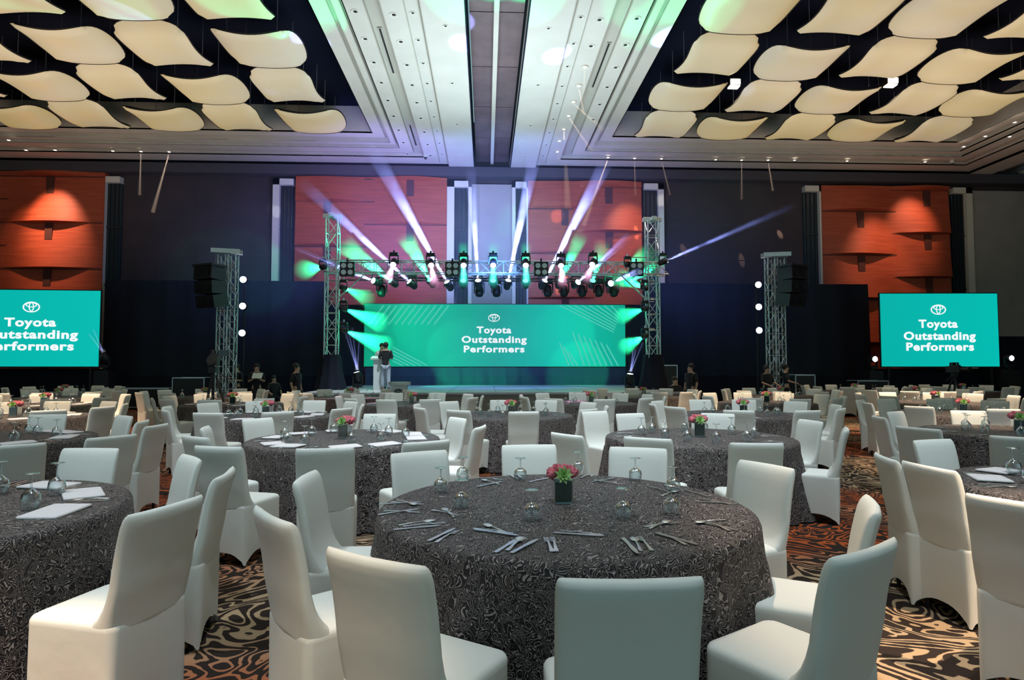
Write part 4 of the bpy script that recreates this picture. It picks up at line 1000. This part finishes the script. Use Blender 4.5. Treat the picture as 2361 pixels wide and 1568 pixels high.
# ================================================================ PEOPLE
def skin_mesh(name, pts, edges, mat_, parent, root=0, sub=2):
    me = bpy.data.meshes.new(name); me.from_pydata([p[:3] for p in pts], edges, []); me.materials.append(mat_)
    o = bpy.data.objects.new(name, me); COL.objects.link(o); o.parent = parent
    sk = o.modifiers.new('skin', 'SKIN'); sk.use_smooth_shade = True
    L = me.skin_vertices[0].data if me.skin_vertices else None
    if L is None: me.attributes; 
    for i, p in enumerate(pts): L[i].radius = (p[3], p[4] if len(p) > 4 else p[3]); L[i].use_root = (i == root)
    sb = o.modifiers.new('sub', 'SUBSURF'); sb.levels = sub; sb.render_levels = sub
    return o
def ensure_skin(me):
    pass
def person(label, loc, rz, arms='down', stride=.0, bottom='trouser', top='shirt', sc=.94, sit=False, headturn=0, extra_child=None):
    t = thing('person', label, 'person', loc, rz); t.scale = (sc,)*3
    H = -.42 if sit else 0          # faces -Y locally
    hipz = .90+H
    P = {}
    P['pel'] = (0, 0, hipz+.02, .125, .10); P['spine'] = (0, -.01, 1.12+H, .115, .09); P['chest'] = (0, 0, 1.30+H, .145, .10); P['collar'] = (0, .01, 1.42+H, .10, .075)
    P['hem'] = (0, 0, hipz-.05, .145, .115)
    P['neck'] = (0, 0, 1.49+H, .052); P['jaw'] = (0, -.02, 1.555+H, .062, .07); P['skull'] = (0, .0, 1.635+H, .074, .09); P['nose'] = (0, -.105, 1.59+H, .012)
    for s, k in ((-1, 'l'), (1, 'r')):
        P['sh'+k] = (s*.165, .01, 1.40+H, .055)
        if arms == 'down': e, w_ = (s*.225, .03, 1.14+H), (s*.22, -.03, .90+H)
        elif arms == 'bent': e, w_ = (s*.235, .02, 1.14+H), (s*.10, -.24, 1.16+H)
        elif arms == 'read': e, w_ = (s*.24, -.04, 1.15+H), (s*.09, -.24, 1.24+H)
        else: e, w_ = (s*.24, -.05, 1.15+H), (s*.20, -.28, 1.08+H)
        P['el'+k] = (*e, .040); P['wr'+k] = (*w_, .027)
        d = (Vector(w_)-Vector(e)).normalized(); pm = Vector(w_)+d*.075; P['pa'+k] = (*pm, .030, .022)
        side = Vector((0, 1, 0)) if arms == 'down' else Vector((1, 0, 0))
        for f in range(4):
            off = side*((f-1.5)*.019); ln = (.060, .072, .068, .052)[f]; curl = Vector((-s*.02, 0, 0)) if arms == 'down' else Vector((0, 0, -.02))
            P['f%d%s' % (f, k)] = (*(pm+off+d*.03), .0095); P['g%d%s' % (f, k)] = (*(pm+off+d*(.03+ln)+curl), .008)
        P['th'+k] = (*(Vector(w_)+d*.05-side*.045), .0105)
        st_ = s*stride
        if sit:
            P['hip'+k] = (s*.095, 0, hipz-.02, .085); P['kn'+k] = (s*.12, -.42, hipz-.02, .06); P['an'+k] = (s*.12, -.40, .09, .042); P['to'+k] = (s*.13, -.54, .04, .035)
        else:
            P['hip'+k] = (s*.095, 0, hipz-.06, .088); P['kn'+k] = (s*.11, -st_*.5-.02, .49, .062); P['an'+k] = (s*.115, -st_*.9+.02, .10, .042); P['to'+k] = (s*.125, -st_*.9-.12, .038, .036)
    E = [('pel', 'spine'), ('spine', 'chest'), ('chest', 'collar'), ('collar', 'neck'), ('neck', 'jaw'), ('jaw', 'skull'), ('jaw', 'nose')]
    for k in 'lr':
        E += [('collar', 'sh'+k), ('sh'+k, 'el'+k), ('el'+k, 'wr'+k), ('wr'+k, 'pa'+k), ('pel', 'hip'+k), ('hip'+k, 'kn'+k), ('kn'+k, 'an'+k), ('an'+k, 'to'+k), ('wr'+k, 'th'+k)]
        for f in range(4): E += [('pa'+k, 'f%d%s' % (f, k)), ('f%d%s' % (f, k), 'g%d%s' % (f, k))]
    def mk(name, keys, edges, m, grow, root):
        ks = list(keys); idx = {q: i for i, q in enumerate(ks)}
        pts = [(*P[q][:3], *[r+grow for r in P[q][3:]]) for q in ks]
        return skin_mesh(name, pts, [(idx[a], idx[c]) for a, c in edges if a in idx and c in idx], m, t, idx[root], 2)
    bd = mk('body', [k for k in P if k != 'hem'], E, M['skin'], 0, 'pel')
    shirt = ['hem', 'pel', 'spine', 'chest', 'collar', 'shl', 'shr', 'ell', 'elr']
    mk('shirt', shirt, E+[('hem', 'pel')], M[top], .020, 'chest')
    mk('trousers', ['pel', 'hipl', 'hipr', 'knl', 'knr', 'anl', 'anr'], E, M[bottom], .016, 'pel')
    for k in 'lr': mk('shoe', ['an'+k, 'to'+k], E, M['shoe'], .010, 'an'+k)
    b = MB(); b.ball((0, .030, 1.648+H), .108, (.90, 1.0, 1.0), 12); b.build('hair', M['hair'], t, True)
    for s in (-1, 1):
        b = MB(); b.ball((s*.03, -.088, 1.605+H), .009, n=6); b.build('eye', M['hair'], t)
    b = MB(); b.ball((0, -.088, 1.552+H), .018, (1, .3, .28), 6); b.build('mouth', M['pink'], t)
    for s in (-1, 1):
        b = MB(); b.ball((s*.082, .0, 1.60+H), .02, (.4, .8, 1.3), 6); b.build('ear', M['skin'], t)
    return t
def at(px, Y): return (W(px, 860, Y).x, Y, 0)
try:
    person('person in black shirt and pale jeans on the stage, back turned, beside the lectern', (W(889, 860, 20.1).x, 20.1, SZ), pi+.1, 'bent', .06, 'jeans', sc=.90)
    person('person in pale clothes half hidden behind the man in black on stage', (W(880, 860, 20.75).x, 20.75, SZ), .2, 'bent', .02, 'jeans', 'white', sc=.90)
    person('person in black walking past the drape left of the stage, head bowed', at(684, 17.6), pi/2-.3, 'down', .22)
    person('person in black reading papers between the left speaker tower and the stage', at(592, 19.2), .3, 'read')
    person('person in black standing right behind the left speaker tower', at(546, 21.0), -.4, 'bent')
    person('person in black polo standing right of the stage, looking up to the side', at(1592, 17.3), -pi/2+.5, 'down', .05)
    person('person in black sitting at the foot of the right speaker tower', (W(1768, 860, 19.0).x, 19.0, .35), .3, 'hold', sit=True)
    person('person in black leaning beside the right speaker tower, arms forward', at(1812, 19.6), pi/2-.4, 'hold', .05)
    person('person crouched low among the far tables near the right tower', (W(1556, 860, 18.4).x, 18.4, 0), .2, 'hold', sit=True)
    person('person in black bending by the drape behind the walking person', (W(632, 860, 22).x, 22, 0), .6, 'hold', sit=True)
except Exception as ex:
    print('PERSON FAIL', ex)
# papers held
g = W(592, 848, 18.9); b = MB(); b.box((0, 0, 0), (.30, .21, .004), mtx=Matrix.Rotation(R(50), 3, 'X')); tag(b.build('paper_sheet', M['white'], None, False, (g.x+.03, 18.88, 1.27)), 'white papers held by the person left of the stage', 'paper')
# stools for the seated people
for (px, Y, z, l) in ((1768, 19.0, .72, 'black equipment box under the person seated by the right speaker tower'), (1556, 18.4, .36, 'low black box under the crouched person near the right tower'), (632, 22, .36, 'low black box under the bending person by the left drape')):
    b = MB(); b.b2(-.25, .25, -.1, .3, 0, z); b.b2(-.26, .26, -.11, .31, z, z+.02); tag(b.build('equipment_box', M['black'], None, False, at(px, Y)), l, 'box')

# camera on tripod
def camrig(px, Y, label, sc=1.0):
    x = W(px, 860, Y).x; t = thing('tripod', label + ' tripod', 'tripod', (x, Y, 0)); t.scale = (sc,)*3
    for k in range(3):
        a = 2*pi*k/3+.4; b = MB(); b.cyl((.05*cos(a), .05*sin(a), 1.25), (.38*cos(a), .38*sin(a), .02), .022, 8, .014)
        b.cyl((.10*cos(a), .10*sin(a), 1.1), (.30*cos(a), .30*sin(a), .35), .026, 8, .022); l = b.build('leg', M['black'], t)
    b = MB(); b.cyl((0, 0, .75), (0, 0, 1.3), .03, 8)
    for k in range(3): a = 2*pi*k/3+.4; b.cyl((0, 0, .8), (.2*cos(a), .2*sin(a), .68), .008, 4)
    b.build('centre_column', M['black'], t)
    b = MB(); b.b2(-.07, .07, -.08, .08, 1.30, 1.42); b.cyl((0, .05, 1.36), (.12, .5, 1.15), .012, 6); b.build('pan_head', M['black'], t)
    c = thing('video_camera', label, 'video camera', (x, Y, 1.42*sc), .3); c.scale = (sc,)*3
    b = MB(); b.b2(-.08, .08, -.22, .22, .02, .22); b.b2(-.05, .05, -.18, .12, .22, .26); b.build('body', M['black'], c)
    b = MB(); b.cyl((0, -.22, .12), (0, -.42, .12), .055, 14); b.cyl((0, -.42, .12), (0, -.48, .12), .08, 14); b.build('lens', M['black'], c)
    b = MB(); b.b2(-.03, .03, -.14, .12, .31, .34); b.b2(-.03, .03, -.14, -.11, .26, .32); b.b2(-.03, .03, .09, .12, .26, .32); b.build('handle', M['black'], c)
    b = MB(); b.box((.16, .1, .28), (.18, .02, .13)); b.cyl((.05, .1, .2), (.12, .1, .24), .01, 5); b.build('monitor', M['glass'], c)
camrig(492, 13.6, 'large video camera before the left speaker tower', 1.08)
camrig(2200, 18.0, 'video camera rig in front of the right side screen', .95)

for o in bpy.data.objects:
    if o.type == 'MESH' and o.data.materials and o.data.materials[0] and o.data.materials[0].name in ('luminous_ceiling_panel', 'main_screen_image', 'side_screen_image'): o.light_linking.receiver_collection = LK0
for k in ('lampwarm', 'lampwhite', 'lampgreen', 'lamppink', 'text', 'stripe'): M[k].cycles.emission_sampling = 'NONE'
